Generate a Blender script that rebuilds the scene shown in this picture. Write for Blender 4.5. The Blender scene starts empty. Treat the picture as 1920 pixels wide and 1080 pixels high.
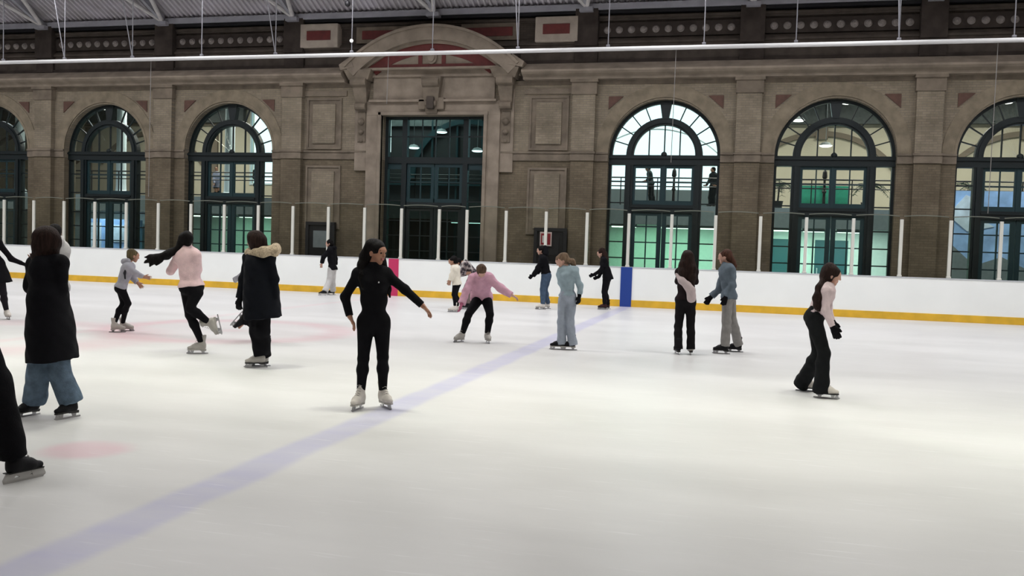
import bpy, bmesh, math, random
import numpy as np
from mathutils import Vector, Matrix
random.seed(7)
C = bpy.context.scene.collection
sc = bpy.context.scene
PI = math.pi

# ------------------------------------------------------------------ camera
F_PX, YAW, PITCH, ROLL, EYE = 1708.8, -0.24664, -0.043747, 0.032142, 1.65
cd = bpy.data.cameras.new('camera'); cam = bpy.data.objects.new('camera', cd); C.objects.link(cam)
cd.sensor_width = 36.0; cd.lens = 36.0 * F_PX / 1920.0; cd.clip_end = 300
fw = Vector((math.sin(YAW)*math.cos(PITCH), math.cos(YAW)*math.cos(PITCH), math.sin(PITCH)))
rt0 = Vector((math.cos(YAW), -math.sin(YAW), 0)); up0 = rt0.cross(fw)
rt = rt0*math.cos(ROLL) + up0*math.sin(ROLL); up = -rt0*math.sin(ROLL) + up0*math.cos(ROLL)
cam.matrix_world = Matrix(((rt.x, up.x, -fw.x, 0), (rt.y, up.y, -fw.y, 0), (rt.z, up.z, -fw.z, EYE), (0, 0, 0, 1)))
sc.camera = cam
sc.view_settings.view_transform = 'Standard'; sc.view_settings.look = 'None'
sc.view_settings.exposure = 0.0; sc.view_settings.gamma = 1.0
sc.view_settings.use_curve_mapping = False

# ------------------------------------------------------------------ daylight and lamps
world = bpy.data.worlds.new('World'); sc.world = world; world.use_nodes = True
bg = world.node_tree.nodes['Background']; bg.inputs[0].default_value = (0.80, 0.985, 1.0, 1); bg.inputs[1].default_value = 1.75

def lamp(name, loc, size, power, col, spread=180, sy=None, rot=(0, 0, 0)):
    d = bpy.data.lights.new(name, 'AREA'); d.energy = power; d.color = col; d.spread = math.radians(spread)
    if sy: d.shape = 'RECTANGLE'; d.size = size; d.size_y = sy
    else: d.shape = 'DISK'; d.size = size
    o = bpy.data.objects.new(name, d); C.objects.link(o); o.location = loc; o.rotation_euler = rot
    return o
LAMP_ROWS = [  # y, height, power, colour, spread
    (3.0, 9.6, 78, (1.0, 0.98, 0.93), 160),  # extra row added to brighten the near ice
    (9.3, 9.3, 56, (1.0, 1.0, 0.84), 62),
    (14.3, 9.6, 152, (1.0, 0.985, 0.94), 150),
    (20.5, 9.6, 154, (0.97, 0.96, 1.0), 160),
    (24.8, 9.8, 118, (0.97, 0.96, 0.98), 170)]
LAMP_X = [-39, -33, -27, -22, -17, -12, -7, -2, 3, 8, 13]
for (ly, lz, lp, lc, ls) in LAMP_ROWS:
    for lx in LAMP_X:
        lamp('rink_lamp_light', (lx, ly, lz), 1.2, lp, lc, ls)
for lx in (-29, -22, -15.5, -8, -1, 6, 12):      # behind the windows
    lamp('concourse_light', (lx, 40.5, 10.6), 2.0, 620, (1.0, 0.95, 0.82), 150)
for lx, lc, g in ((-24.5, (.45, 1, .72), 1), (-21.5, (.6, 1, .85), .8), (-32.5, (.7, .9, 1), 1), (-4.2, (.46, 1, .68), 1.7), (-1.6, (.50, 1, .74), 1.5), (1.8, (.6, 1, .84), 2.2), (4.6, (.78, 1, .92), 2.4), (10, (.8, .9, 1), 1.2), (-12, (.7, 1, .9), .25)):
    lamp('under_gallery_light', (lx, 40.4, 3.2), 2.2, 95*g, lc, 170)
for lx in (-38, -31, -24, -3, 3, 10):
    lamp('concourse_fill_light', (lx, 33.2, 9.5), 2.0, 330, (0.92, 1.0, 0.98), 120)  # fill lights without fittings, added to brighten the lower concourse

# ------------------------------------------------------------------ helpers
def nt(name):
    m = bpy.data.materials.new(name); m.use_nodes = True; n = m.node_tree
    return m, n, n.nodes['Principled BSDF']
def mat(name, col, rough=0.7, metal=0.0, var=0.0, scale=8.0, bump=0.0, bscale=40.0, spec=0.5, emit=None, estr=0, stretch=(1,1,1)):
    m, n, b = nt(name)
    b.inputs['Base Color'].default_value = (*col, 1); b.inputs['Roughness'].default_value = rough
    b.inputs['Metallic'].default_value = metal; b.inputs['Specular IOR Level'].default_value = spec
    if emit: b.inputs['Emission Color'].default_value = (*emit, 1); b.inputs['Emission Strength'].default_value = estr
    tc = n.nodes.new('ShaderNodeTexCoord'); mp = n.nodes.new('ShaderNodeMapping'); mp.inputs['Scale'].default_value = stretch
    n.links.new(tc.outputs['Object'], mp.inputs[0])
    if var:
        t = n.nodes.new('ShaderNodeTexNoise'); t.inputs['Scale'].default_value = scale; t.inputs['Detail'].default_value = 4
        n.links.new(mp.outputs[0], t.inputs[0])
        r = n.nodes.new('ShaderNodeMapRange'); r.inputs[1].default_value = .3; r.inputs[2].default_value = .7
        r.inputs[3].default_value = 1-var; r.inputs[4].default_value = 1+var; n.links.new(t.outputs[0], r.inputs[0])
        x = n.nodes.new('ShaderNodeVectorMath'); x.operation = 'SCALE'; x.inputs[0].default_value = col
        n.links.new(r.outputs[0], x.inputs['Scale']); n.links.new(x.outputs[0], b.inputs['Base Color'])
    if bump:
        t2 = n.nodes.new('ShaderNodeTexNoise'); t2.inputs['Scale'].default_value = bscale; t2.inputs['Detail'].default_value = 3
        n.links.new(mp.outputs[0], t2.inputs[0]); bp = n.nodes.new('ShaderNodeBump'); bp.inputs['Strength'].default_value = bump
        bp.inputs['Distance'].default_value = .02
        n.links.new(t2.outputs[0], bp.inputs['Height']); n.links.new(bp.outputs[0], b.inputs['Normal'])
    return m

def brick_mat(name, c1, c2, cm, bw=.23, bh=.075, bump=.3):
    m, n, b = nt(name); b.inputs['Roughness'].default_value = .9; b.inputs['Specular IOR Level'].default_value = .2
    tc = n.nodes.new('ShaderNodeTexCoord'); s = n.nodes.new('ShaderNodeSeparateXYZ'); c = n.nodes.new('ShaderNodeCombineXYZ')
    n.links.new(tc.outputs['Object'], s.inputs[0]); n.links.new(s.outputs[0], c.inputs[0]); n.links.new(s.outputs[2], c.inputs[1])
    br = n.nodes.new('ShaderNodeTexBrick'); br.inputs['Scale'].default_value = 1.0
    br.inputs['Brick Width'].default_value = bw; br.inputs['Row Height'].default_value = bh; br.inputs['Mortar Size'].default_value = .008
    br.inputs['Color1'].default_value = (*c1, 1); br.inputs['Color2'].default_value = (*c2, 1); br.inputs['Mortar'].default_value = (*cm, 1)
    n.links.new(c.outputs[0], br.inputs[0])
    t = n.nodes.new('ShaderNodeTexNoise'); t.inputs['Scale'].default_value = .9; t.inputs['Detail'].default_value = 8; t.inputs['Roughness'].default_value = .7
    n.links.new(tc.outputs['Object'], t.inputs[0])
    r = n.nodes.new('ShaderNodeMapRange'); r.inputs[1].default_value = .3; r.inputs[2].default_value = .7; r.inputs[3].default_value = .72; r.inputs[4].default_value = 1.28
    n.links.new(t.outputs[0], r.inputs[0]); x = n.nodes.new('ShaderNodeVectorMath'); x.operation = 'SCALE'
    n.links.new(br.outputs[0], x.inputs[0]); n.links.new(r.outputs[0], x.inputs['Scale']); n.links.new(x.outputs[0], b.inputs['Base Color'])
    bp = n.nodes.new('ShaderNodeBump'); bp.inputs['Strength'].default_value = bump; bp.inputs['Distance'].default_value = .01; bp.invert = True
    n.links.new(br.outputs['Fac'], bp.inputs['Height']); n.links.new(bp.outputs[0], b.inputs['Normal'])
    return m

def glass_mat(name, tint, rough=.02, reflect=1.0):
    m = bpy.data.materials.new(name); m.use_nodes = True; n = m.node_tree; n.nodes.remove(n.nodes['Principled BSDF'])
    out = n.nodes['Material Output']; tr = n.nodes.new('ShaderNodeBsdfTransparent'); tr.inputs[0].default_value = (*tint, 1)
    gl = n.nodes.new('ShaderNodeBsdfGlossy'); gl.inputs['Roughness'].default_value = rough
    fr = n.nodes.new('ShaderNodeFresnel'); fr.inputs[0].default_value = 1.35
    mu = n.nodes.new('ShaderNodeMath'); mu.operation = 'MULTIPLY'; mu.inputs[1].default_value = reflect; n.links.new(fr.outputs[0], mu.inputs[0])
    mx = n.nodes.new('ShaderNodeMixShader'); n.links.new(mu.outputs[0], mx.inputs[0]); n.links.new(tr.outputs[0], mx.inputs[1]); n.links.new(gl.outputs[0], mx.inputs[2])
    n.links.new(mx.outputs[0], out.inputs[0]); return m

def tag(o, label=None, cat=None, group=None, kind=None):
    if label: o['label'] = label
    if cat: o['category'] = cat
    if group: o['group'] = group
    if kind: o['kind'] = kind
    return o
class MB:
    """collects shapes into one mesh"""
    def __init__(s): s.bm = bmesh.new(); s.n = 0
    def hexa(s, P):
        v = [s.bm.verts.new(p) for p in P]
        for f in ((0,3,2,1),(4,5,6,7),(0,1,5,4),(1,2,6,5),(2,3,7,6),(3,0,4,7)): s.bm.faces.new([v[i] for i in f])
    def box(s, x0, x1, y0, y1, z0, z1):
        s.n += 1; e = .0009*(s.n % 6); y0 -= e; y1 += e
        s.hexa([(x0,y0,z0),(x1,y0,z0),(x1,y1,z0),(x0,y1,z0),(x0,y0,z1),(x1,y0,z1),(x1,y1,z1),(x0,y1,z1)])
    def prism(s, pts, y0, y1):
        """polygon in (x, z) pushed through y"""
        a = [s.bm.verts.new((x, y0, z)) for x, z in pts]; b = [s.bm.verts.new((x, y1, z)) for x, z in pts]
        s.bm.faces.new(a); s.bm.faces.new(list(reversed(b))); n = len(pts)
        for i in range(n): s.bm.faces.new([a[i], b[i], b[(i+1) % n], a[(i+1) % n]])
    def xprism(s, pts, x0, x1):
        """profile in (y, z) pushed through x"""
        a = [s.bm.verts.new((x0, y, z)) for y, z in pts]; b = [s.bm.verts.new((x1, y, z)) for y, z in pts]
        s.bm.faces.new(list(reversed(a))); s.bm.faces.new(b); n = len(pts)
        for i in range(n): s.bm.faces.new([a[i], a[(i+1) % n], b[(i+1) % n], b[i]])
    def arc(s, cx, cz, r0, r1, t0, t1, y0, y1, n=32):
        """ring sector in the wall plane"""
        for i in range(n):
            a, b = t0+(t1-t0)*i/n, t0+(t1-t0)*(i+1)/n
            P = [(cx+r*math.cos(t), y, cz+r*math.sin(t)) for y in (y0, y1) for (r, t) in ((r0,a),(r1,a),(r1,b),(r0,b))]
            s.hexa(P)
    def tube(s, pts, r, n=8, r2=None):
        pts = [Vector(p) for p in pts]; m = len(pts); rings = []
        for i, p in enumerate(pts):
            d = (pts[min(i+1, m-1)]-pts[max(i-1, 0)]).normalized()
            a = d.orthogonal().normalized(); b = d.cross(a); rr = r if r2 is None else r+(r2-r)*i/(m-1)
            rings.append([s.bm.verts.new(p+(a*math.cos(2*PI*k/n)+b*math.sin(2*PI*k/n))*rr) for k in range(n)])
        for i in range(m-1):
            A, B = rings[i], rings[i+1]
            best = min(range(n), key=lambda k: (A[0].co-B[k].co).length)
            for k in range(n): s.bm.faces.new([A[k], A[(k+1) % n], B[(k+1+best) % n], B[(k+best) % n]])
        s.bm.faces.new(list(reversed(rings[0]))); s.bm.faces.new(rings[-1])
    def lathe(s, prof, cx=0, cy=0, n=20):
        rings = [[s.bm.verts.new((cx+r*math.cos(2*PI*k/n), cy+r*math.sin(2*PI*k/n), z)) for k in range(n)] for r, z in prof]
        for A, B in zip(rings, rings[1:]):
            for k in range(n): s.bm.faces.new([A[k], A[(k+1) % n], B[(k+1) % n], B[k]])
        s.bm.faces.new(list(reversed(rings[0]))); s.bm.faces.new(rings[-1])
    def ball(s, c, r, k=1.0, seg=14):
        g = bmesh.ops.create_uvsphere(s.bm, u_segments=seg, v_segments=max(6, seg//2), radius=r)
        for v in g['verts']: v.co = Vector((v.co.x*k, v.co.y*k, v.co.z)) + Vector(c)
    def build(s, name, m, parent=None, bevel=0, smooth=False, loc=None):
        bmesh.ops.recalc_face_normals(s.bm, faces=s.bm.faces[:])
        me = bpy.data.meshes.new(name); s.bm.to_mesh(me); s.bm.free(); me.materials.append(m)
        o = bpy.data.objects.new(name, me); C.objects.link(o)
        if loc: me.transform(Matrix.Translation(-Vector(loc))); o.location = loc
        if parent:
            o.parent = parent
            if parent.type == 'EMPTY' or parent.location.length: me.transform(Matrix.Translation(-parent.matrix_basis.translation))
        if bevel: b = o.modifiers.new('bevel', 'BEVEL'); b.width = bevel; b.segments = 2; b.limit_method = 'ANGLE'
        if smooth: me.polygons.foreach_set('use_smooth', [True]*len(me.polygons)); 
        return o
def empty(name, loc=(0, 0, 0)):
    o = bpy.data.objects.new(name, None); C.objects.link(o); o.location = loc; o.empty_display_size = .1; return o
def copy_tree(o, parent=None):
    c = o.copy(); C.objects.link(c); c.parent = parent
    for ch in o.children: copy_tree(ch, c)
    return c
ORD = ['zeroth','first','second','third','fourth','fifth','sixth','seventh','eighth','ninth','tenth','eleventh','twelfth','thirteenth','fourteenth','fifteenth','sixteenth','seventeenth','eighteenth','nineteenth','twentieth','twenty-first','twenty-second','twenty-third','twenty-fourth','twenty-fifth','twenty-sixth','twenty-seventh','twenty-eighth','twenty-ninth','thirtieth']

# ------------------------------------------------------------------ materials
M_ = {}
M_['stone'] = mat('terracotta_stone', (.285, .238, .19), .85, var=.22, scale=2.2, bump=.3, bscale=30, spec=.2)
M_['stone_ring'] = mat('arch_ring_stone', (.245, .206, .150), .85, var=.22, scale=3, bump=.3, bscale=30, spec=.2)
M_['stone_mid'] = mat('weathered_stone', (.205, .170, .132), .88, var=.25, scale=2.5, bump=.3, bscale=30, spec=.2)
M_['stone_dark'] = mat('sooty_stone', (.080, .066, .056), .9, var=.25, scale=2.5, bump=.3, bscale=30, spec=.2)
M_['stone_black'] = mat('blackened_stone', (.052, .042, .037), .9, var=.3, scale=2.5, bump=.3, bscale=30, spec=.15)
M_['brick_up'] = brick_mat('pale_brick', (.285, .240, .178), (.235, .198, .145), (.205, .18, .145))
M_['brick_low'] = brick_mat('brown_brick', (.185, .150, .105), (.148, .120, .084), (.128, .108, .08))
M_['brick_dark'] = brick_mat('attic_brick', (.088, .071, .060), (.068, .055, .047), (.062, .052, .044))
M_['red'] = mat('red_tile', (.125, .018, .016), .6, var=.2, scale=6)
M_['terra'] = mat('terracotta_triangle', (.115, .060, .045), .8, var=.2, scale=6)
M_['frame'] = mat('window_frame_paint', (.0035, .010, .012), .45, bump=.05)
M_['leaf'] = mat('teal_joinery_paint', (.008, .034, .042), .45, bump=.05)
M_['glass'] = glass_mat('window_glass', (.93, .97, .97), .03, 1.0)
M_['glass_dark'] = glass_mat('tinted_window_glass', (.55, .68, .70), .03, 1.3)
M_['shield'] = glass_mat('shield_acrylic', (.90, .91, .88), .02, .7)
M_['shield_edge'] = mat('shield_edge_acrylic', (.16, .17, .14), .3)
M_['board'] = mat('white_board_plastic', (.93, .955, .935), .45, var=.02, scale=1.2, spec=.3)
M_['cap'] = mat('grey_cap_rail', (.55, .57, .60), .4)
M_['yellow'] = mat('yellow_kick_plate', (.74, .44, .03), .45, var=.12, scale=3)
M_['pinkred'] = mat('red_line_board', (.55, .03, .12), .45)
M_['blueb'] = mat('blue_line_board', (.012, .05, .28), .45)
M_['post'] = mat('white_post_paint', (.66, .66, .60), .4)
M_['pipe'] = mat('white_pipe_paint', (.68, .68, .68), .4, bump=.05)
M_['rod'] = mat('grey_rod', (.20, .20, .22), .5)
M_['cord'] = mat('thin_grey_cord', (.20, .19, .18), .7)
M_['beam'] = mat('grey_steel_beam', (.34, .34, .38), .5, var=.1, scale=3)
M_['brace'] = mat('pale_steel_brace', (.62, .60, .60), .45, var=.15, scale=4)
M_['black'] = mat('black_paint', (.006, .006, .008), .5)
M_['rosette'] = mat('rosette_stone', (.27, .24, .225), .85, var=.2, scale=9)
M_['beige'] = mat('concourse_beige', (.46, .42, .33), .85, var=.06, scale=1.0)
M_['beige2'] = mat('concourse_moulding', (.33, .30, .25), .85, var=.06, scale=2.0)
M_['grey'] = mat('gallery_grey', (.18, .21, .22), .7, var=.08)
M_['whitewall'] = mat('white_plaster', (.62, .68, .64), .8, var=.05)
M_['column'] = mat('white_column_paint', (.62, .74, .78), .5)
M_['floor2'] = mat('concourse_floor', (.14, .15, .15), .6, var=.1)
M_['dark'] = mat('near_black_matte', (.012, .012, .014), .7)
M_['tube'] = mat('strip_light_tube', (.9, 1, .95), .5, emit=(.75, 1.0, .85), estr=2.2)
M_['spot'] = mat('ceiling_lamp_glow', (1, 1, 1), .5, emit=(1.0, .97, .88), estr=4)
M_['green'] = mat('green_banner', (.05, .42, .26), .6, var=.1)
M_['bluep'] = mat('blue_poster', (.34, .52, .85), .6, var=.25, scale=2)
M_['bluew'] = mat('pale_poster', (.68, .78, .90), .6, var=.2, scale=3)
M_['tealdoor'] = mat('teal_door', (.03, .10, .12), .5)
M_['leafg'] = mat('palm_green', (.02, .05, .03), .6)

# corrugated roof sheet
m, n, b = nt('corrugated_sheet'); b.inputs['Roughness'].default_value = .55
tc = n.nodes.new('ShaderNodeTexCoord'); t = n.nodes.new('ShaderNodeTexNoise'); t.inputs['Scale'].default_value = .8; t.inputs['Detail'].default_value = 5
n.links.new(tc.outputs['Object'], t.inputs[0]); cr = n.nodes.new('ShaderNodeValToRGB')
cr.color_ramp.elements[0].position = .3; cr.color_ramp.elements[0].color = (.40, .38, .39, 1)
cr.color_ramp.elements[1].position = .7; cr.color_ramp.elements[1].color = (.60, .57, .63, 1)
n.links.new(t.outputs[0], cr.inputs[0]); n.links.new(cr.outputs[0], b.inputs['Base Color']); M_['sheet'] = m

# ice with its painted lines
def ice_material():
    m, n, b = nt('ice'); L = n.links.new
    b.inputs['Roughness'].default_value = .28; b.inputs['Specular IOR Level'].default_value = .22
    tc = n.nodes.new('ShaderNodeTexCoord'); sp = n.nodes.new('ShaderNodeSeparateXYZ'); L(tc.outputs['Object'], sp.inputs[0])
    def M(op, a, b_=None, c=None):
        x = n.nodes.new('ShaderNodeMath'); x.operation = op
        for i, v in enumerate((a, b_, c)):
            if v is None: continue
            if isinstance(v, (int, float)): x.inputs[i].default_value = v
            else: L(v, x.inputs[i])
        return x.outputs[0]
    def soft(d, half, edge):      # 1 inside |d|<half, soft edge
        r = n.nodes.new('ShaderNodeMapRange'); r.interpolation_type = 'SMOOTHSTEP'
        r.inputs[1].default_value = half-edge; r.inputs[2].default_value = half+edge; r.inputs[3].default_value = 1; r.inputs[4].default_value = 0
        L(d, r.inputs[0]); return r.outputs[0]
    wob = n.nodes.new('ShaderNodeTexNoise'); wob.inputs['Scale'].default_value = 1.3; wob.inputs['Detail'].default_value = 5
    L(tc.outputs['Object'], wob.inputs[0]); wv = M('MULTIPLY', M('SUBTRACT', wob.outputs[0], .5), .12)
    X = M('ADD', sp.outputs[0], wv); Y = M('ADD', sp.outputs[1], wv)
    def band(x0, half, e=.07): return soft(M('ABSOLUTE', M('SUBTRACT', X, x0)), half, e)
    def dist(cx, cy): return M('SQRT', M('ADD', M('POWER', M('SUBTRACT', X, cx), 2), M('POWER', M('SUBTRACT', Y, cy), 2)))
    def ring(cx, cy, r, half, e): return soft(M('ABSOLUTE', M('SUBTRACT', dist(cx, cy), r)), half, e)
    base = n.nodes.new('ShaderNodeTexNoise'); base.inputs['Scale'].default_value = .35; base.inputs['Detail'].default_value = 9; base.inputs['Roughness'].default_value = .62
    mp = n.nodes.new('ShaderNodeMapping'); mp.inputs['Scale'].default_value = (.7, 1.8, 1); L(tc.outputs['Object'], mp.inputs[0]); L(mp.outputs[0], base.inputs[0])
    cr = n.nodes.new('ShaderNodeValToRGB'); cr.color_ramp.elements[0].position = .35; cr.color_ramp.elements[0].color = (.635, .635, .63, 1)
    cr.color_ramp.elements[1].position = .62; cr.color_ramp.elements[1].color = (.715, .715, .71, 1); L(base.outputs[0], cr.inputs[0])
    col = cr.outputs[0]
    def mix(fac, c, amount):
        nonlocal col
        x = n.nodes.new('ShaderNodeMix'); x.data_type = 'RGBA'; x.blend_type = 'MIX'
        L(M('MULTIPLY', fac, amount), x.inputs['Factor']); L(col, x.inputs['A']); x.inputs['B'].default_value = (*c, 1); col = x.outputs['Result']
    wear = n.nodes.new('ShaderNodeTexNoise'); wear.inputs['Scale'].default_value = 2.2; wear.inputs['Detail'].default_value = 6; L(mp.outputs[0], wear.inputs[0])
    wr = M('ADD', M('MULTIPLY', wear.outputs[0], .9), .35)
    mix(M('MULTIPLY', band(-3.34, .165, .06), wr), (.38, .38, .66), .52)
    mix(M('MULTIPLY', band(-10.82, .14, .10), wr), (.74, .50, .53), .34)
    mix(M('MULTIPLY', ring(-8.95, 14.75, 1.98, .30, .28), wr), (.66, .40, .44), .55)
    mix(M('MULTIPLY', soft(dist(-8.95, 14.75), 1.9, .3), wr), (.68, .52, .55), .16)
    mix(M('MULTIPLY', ring(-11.7, 11.9, 2.3, .5, .4), wr), (.66, .42, .46), .42)
    mix(M('MULTIPLY', soft(dist(-4.82, 5.95), .30, .10), wr), (.72, .42, .50), .6)
    mix(M('MULTIPLY', soft(dist(-8.9, 14.7), .25, .15), wr), (.72, .46, .49), .3)
    # blade scratches
    sn = n.nodes.new('ShaderNodeTexNoise'); sn.inputs['Scale'].default_value = 5; sn.inputs['Detail'].default_value = 6
    m3 = n.nodes.new('ShaderNodeMapping'); m3.inputs['Scale'].default_value = (.35, 5, 1); m3.inputs['Rotation'].default_value = (0, 0, .5)
    L(tc.outputs['Object'], m3.inputs[0]); L(m3.outputs[0], sn.inputs[0])
    sr = n.nodes.new('ShaderNodeMapRange'); sr.inputs[1].default_value = .62; sr.inputs[2].default_value = .75; L(sn.outputs[0], sr.inputs[0])
    mix(sr.outputs[0], (.90, .90, .92), .5)
    L(col, b.inputs['Base Color'])
    bp = n.nodes.new('ShaderNodeBump'); bp.inputs['Strength'].default_value = .12; bp.inputs['Distance'].default_value = .01
    L(sn.outputs[0], bp.inputs['Height']); L(bp.outputs[0], b.inputs['Normal'])
    rr = n.nodes.new('ShaderNodeMapRange'); rr.inputs[3].default_value = .22; rr.inputs[4].default_value = .5; L(base.outputs[0], rr.inputs[0]); L(rr.outputs[0], b.inputs['Roughness'])
    return m
M_['ice'] = ice_material()

# ------------------------------------------------------------------ the setting
YW = 30.0          # face of the old hall wall
YB = 27.37         # rink side of the boards
P_ = 5.27          # bay pitch
XL, XR = -46.0, 3*P_+.4     # hall extent

s = MB(); s.box(XL, XR, -1.0, YB+.06, -.12, 0); o = tag(s.build('floor', M_['ice']), 'white skating ice with faded blue line and pink circles', 'ice rink', kind='structure')
s = MB(); s.box(XL, XR, YB+.06, 47, -.12, 0); tag(s.build('floor_concourse', M_['floor2']), 'dark floor behind the rink boards', 'floor', kind='structure')
s = MB(); s.box(XL-.4, XL, -4, 47, 0, 18); tag(s.build('wall_left', M_['brick_up']), 'plain end wall of the hall', 'wall', kind='structure')
s = MB(); s.box(XR, XR+.4, -4, 47, 0, 18); tag(s.build('wall_right', M_['brick_up']), 'plain end wall of the hall opposite', 'wall', kind='structure')
s = MB(); s.box(XL-.4, XR+.4, -4.4, -4, 0, 18); tag(s.build('wall_back', M_['brick_up']), 'wall behind the viewer', 'wall', kind='structure')
s = MB(); s.box(XL, XR, -4, -1.0, -.12, .0); tag(s.build('floor_seating', M_['floor2']), 'dark walkway beside the near boards', 'floor', kind='structure')

# front wall: brick with arched openings
ARCH = [k for k in (-6, -5, -4, -2+1, 0, 1, 2)]     # bays k: centre (k+.5)*P
ARCH = [-7, -6, -5, -4, -1, 0, 1, 2]
R0, ZS, ZT = 1.80, 4.82, 7.24
T = .62
lo, hi, sof = MB(), MB(), MB()
def wallseg(x0, x1, z0, z1):
    if z0 < 4.6: lo.box(x0, x1, YW, YW+T, z0, min(z1, 4.6))
    if z1 > 4.6: hi.box(x0, x1, YW, YW+T, max(z0, 4.6), z1)
for k in ARCH:
    c = (k+.5)*P_
    wallseg(c-P_/2, c-R0, 0, ZS); wallseg(c+R0, c+P_/2, 0, ZS)
    hi.box(c-P_/2, c-R0, YW, YW+T, ZS, ZT); hi.box(c+R0, c+P_/2, YW, YW+T, ZS, ZT)
    N = 32
    for i in range(N):
        a, b2 = PI-PI*i/N, PI-PI*(i+1)/N
        xa, za, xb, zb = c+R0*math.cos(a), ZS+R0*math.sin(a), c+R0*math.cos(b2), ZS+R0*math.sin(b2)
        hi.hexa([(xa,YW,za),(xb,YW,zb),(xb,YW+T,zb),(xa,YW+T,za),(xa,YW,ZT),(xb,YW,ZT),(xb,YW+T,ZT),(xa,YW+T,ZT)])
PC = -2*P_          # portal centre
for x0, x1 in ((XL, -7*P_), (-3*P_, -12.38), (-8.66, -P_), (3*P_, XR)): wallseg(x0, x1, 0, ZT)
hi.box(-12.38, -8.66, YW, YW+T, 6.12, ZT)
wl = tag(lo.build('wall_front', M_['brick_low']), 'long brown brick hall wall with arched windows', 'wall', kind='structure')
hi.build('brick_upper', M_['brick_up'], wl)
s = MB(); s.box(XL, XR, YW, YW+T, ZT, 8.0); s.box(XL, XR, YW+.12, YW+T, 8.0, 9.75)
s.build('attic', M_['brick_dark'], wl)

# stone trims of the wall
def st(name, s, m, label, cat='moulding', bevel=0):
    return tag(s.build(name, m, bevel=bevel), label, cat, kind='structure')
pil = [k*P_ for k in (-6, -5, -4, -3, -1, 0, 1, 2)]
s = MB()          # pilasters, lower brown and upper pale
for x in pil: s.box(x-.38, x+.38, YW-.20, YW, 0, 4.60)
st('trim_1', s, M_['brick_low'], 'brown brick pilaster shafts between the windows below the band')
s = MB()
for x in pil: s.box(x-.38, x+.38, YW-.20, YW, 4.88, 6.77)
st('trim_2', s, M_['brick_up'], 'pale brick pilaster shafts above the stone band')
s = MB()          # impost band broken by the openings
edges = []
for k in ARCH: c = (k+.5)*P_; edges.append((c-R0, c+R0))
edges.append((-12.95, -8.09)); edges.sort(); x = XL
for a, b2 in edges:
    if a > x: s.box(x, a, YW-.05, YW, 4.60, 4.88); s.box(x, a, YW-.09, YW, 4.84, 4.90)
    x = b2
s.box(x, XR, YW-.05, YW, 4.60, 4.88)
for x in pil: s.box(x-.40, x+.40, YW-.25, YW, 4.60, 4.88); s.box(x-.43, x+.43, YW-.28, YW, 4.83, 4.90)
st('trim_3', s, M_['stone_mid'], 'dark stone impost band running level with the window springing')
s = MB()          # capitals and entablature
for x in pil:
    s.box(x-.42, x+.42, YW-.24, YW, 6.77, 7.24); s.box(x-.46, x+.46, YW-.30, YW, 7.16, 7.26)
s.box(XL, XR, YW-.03, YW, 7.12, 7.26)
st('trim_4', s, M_['stone_mid'], 'stone capital blocks heading the pilasters')
def run(profile, name, m, label, gap=True):
    s = MB()
    if gap: s.xprism(profile, XL, -13.75); s.xprism(profile, -7.33, XR)
    else: s.xprism(profile, XL, XR)
    return st(name, s, m, label)
run([(YW,7.26),(YW-.30,7.26),(YW-.34,7.34),(YW-.52,7.40),(YW-.60,7.46),(YW-.62,7.52),(YW-.16,7.80),(YW,7.80)], 'trim_5', M_['stone'], 'pale stone cornice ledge running along the wall')
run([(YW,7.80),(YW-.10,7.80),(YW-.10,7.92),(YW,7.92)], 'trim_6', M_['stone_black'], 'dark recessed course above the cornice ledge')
s = MB(); s.box(XL, -13.6, YW-.03, YW+.14, 7.92, 8.36); s.box(-7.5, XR, YW-.03, YW+.14, 7.92, 8.36); st('trim_7', s, M_['stone_dark'], 'dull plain course above the cornice')
s = MB()
for (a, z0, z1, d) in ((0, 8.36, 8.43, .12), (0, 8.43, 8.50, .20), (0, 8.50, 8.56, .14), (0, 8.56, 8.62, .06), (0, 9.20, 9.26, .06), (0, 9.26, 9.34, .12)):
    s.box(XL, XR, YW-d+.1, YW+.14, z0, z1)
st('trim_8', s, M_['stone_dark'], 'dull string mouldings under and over the rosette frieze')
s = MB()
for x in [k*P_ for k in (-7, -6, -5, -4, -3, -1, 0, 1, 2, 3)]:
    s.box(x-.38, x+.38, YW-.22, YW+.14, 8.36, 9.56); s.box(x-.38, x+.38, YW-.14, YW+.14, 7.82, 8.36)
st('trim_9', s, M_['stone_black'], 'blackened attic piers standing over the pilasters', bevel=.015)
# rosettes in the dark frieze
s = MB()
for k in ARCH:
    s.box((k+.5)*P_-2.25, (k+.5)*P_+2.25, YW+.02, YW+.13, 8.66, 9.12)
st('trim_10', s, M_['stone_black'], 'dark sunk frieze panels behind the rosettes')
s = MB()
for k in ARCH:
    c = (k+.5)*P_
    for i in range(11):
        x = c+(i-5)*.396
        g = bmesh.ops.create_cone(s.bm, cap_ends=True, segments=16, radius1=.125, radius2=.07, depth=.09)
        for v in g['verts']: v.co = Vector((v.co.x+x, -v.co.z*-1+YW-.03, v.co.y+8.885)) if False else Vector((v.co.x+x, YW-.02-v.co.z, v.co.y+8.885))
        g = bmesh.ops.create_uvsphere(s.bm, u_segments=8, v_segments=6, radius=.04)
        for v in g['verts']: v.co = v.co+Vector((x, YW-.07, 8.885))
st('trim_11', s, M_['rosette'], 'rows of pale round rosettes in the dark frieze')
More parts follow.
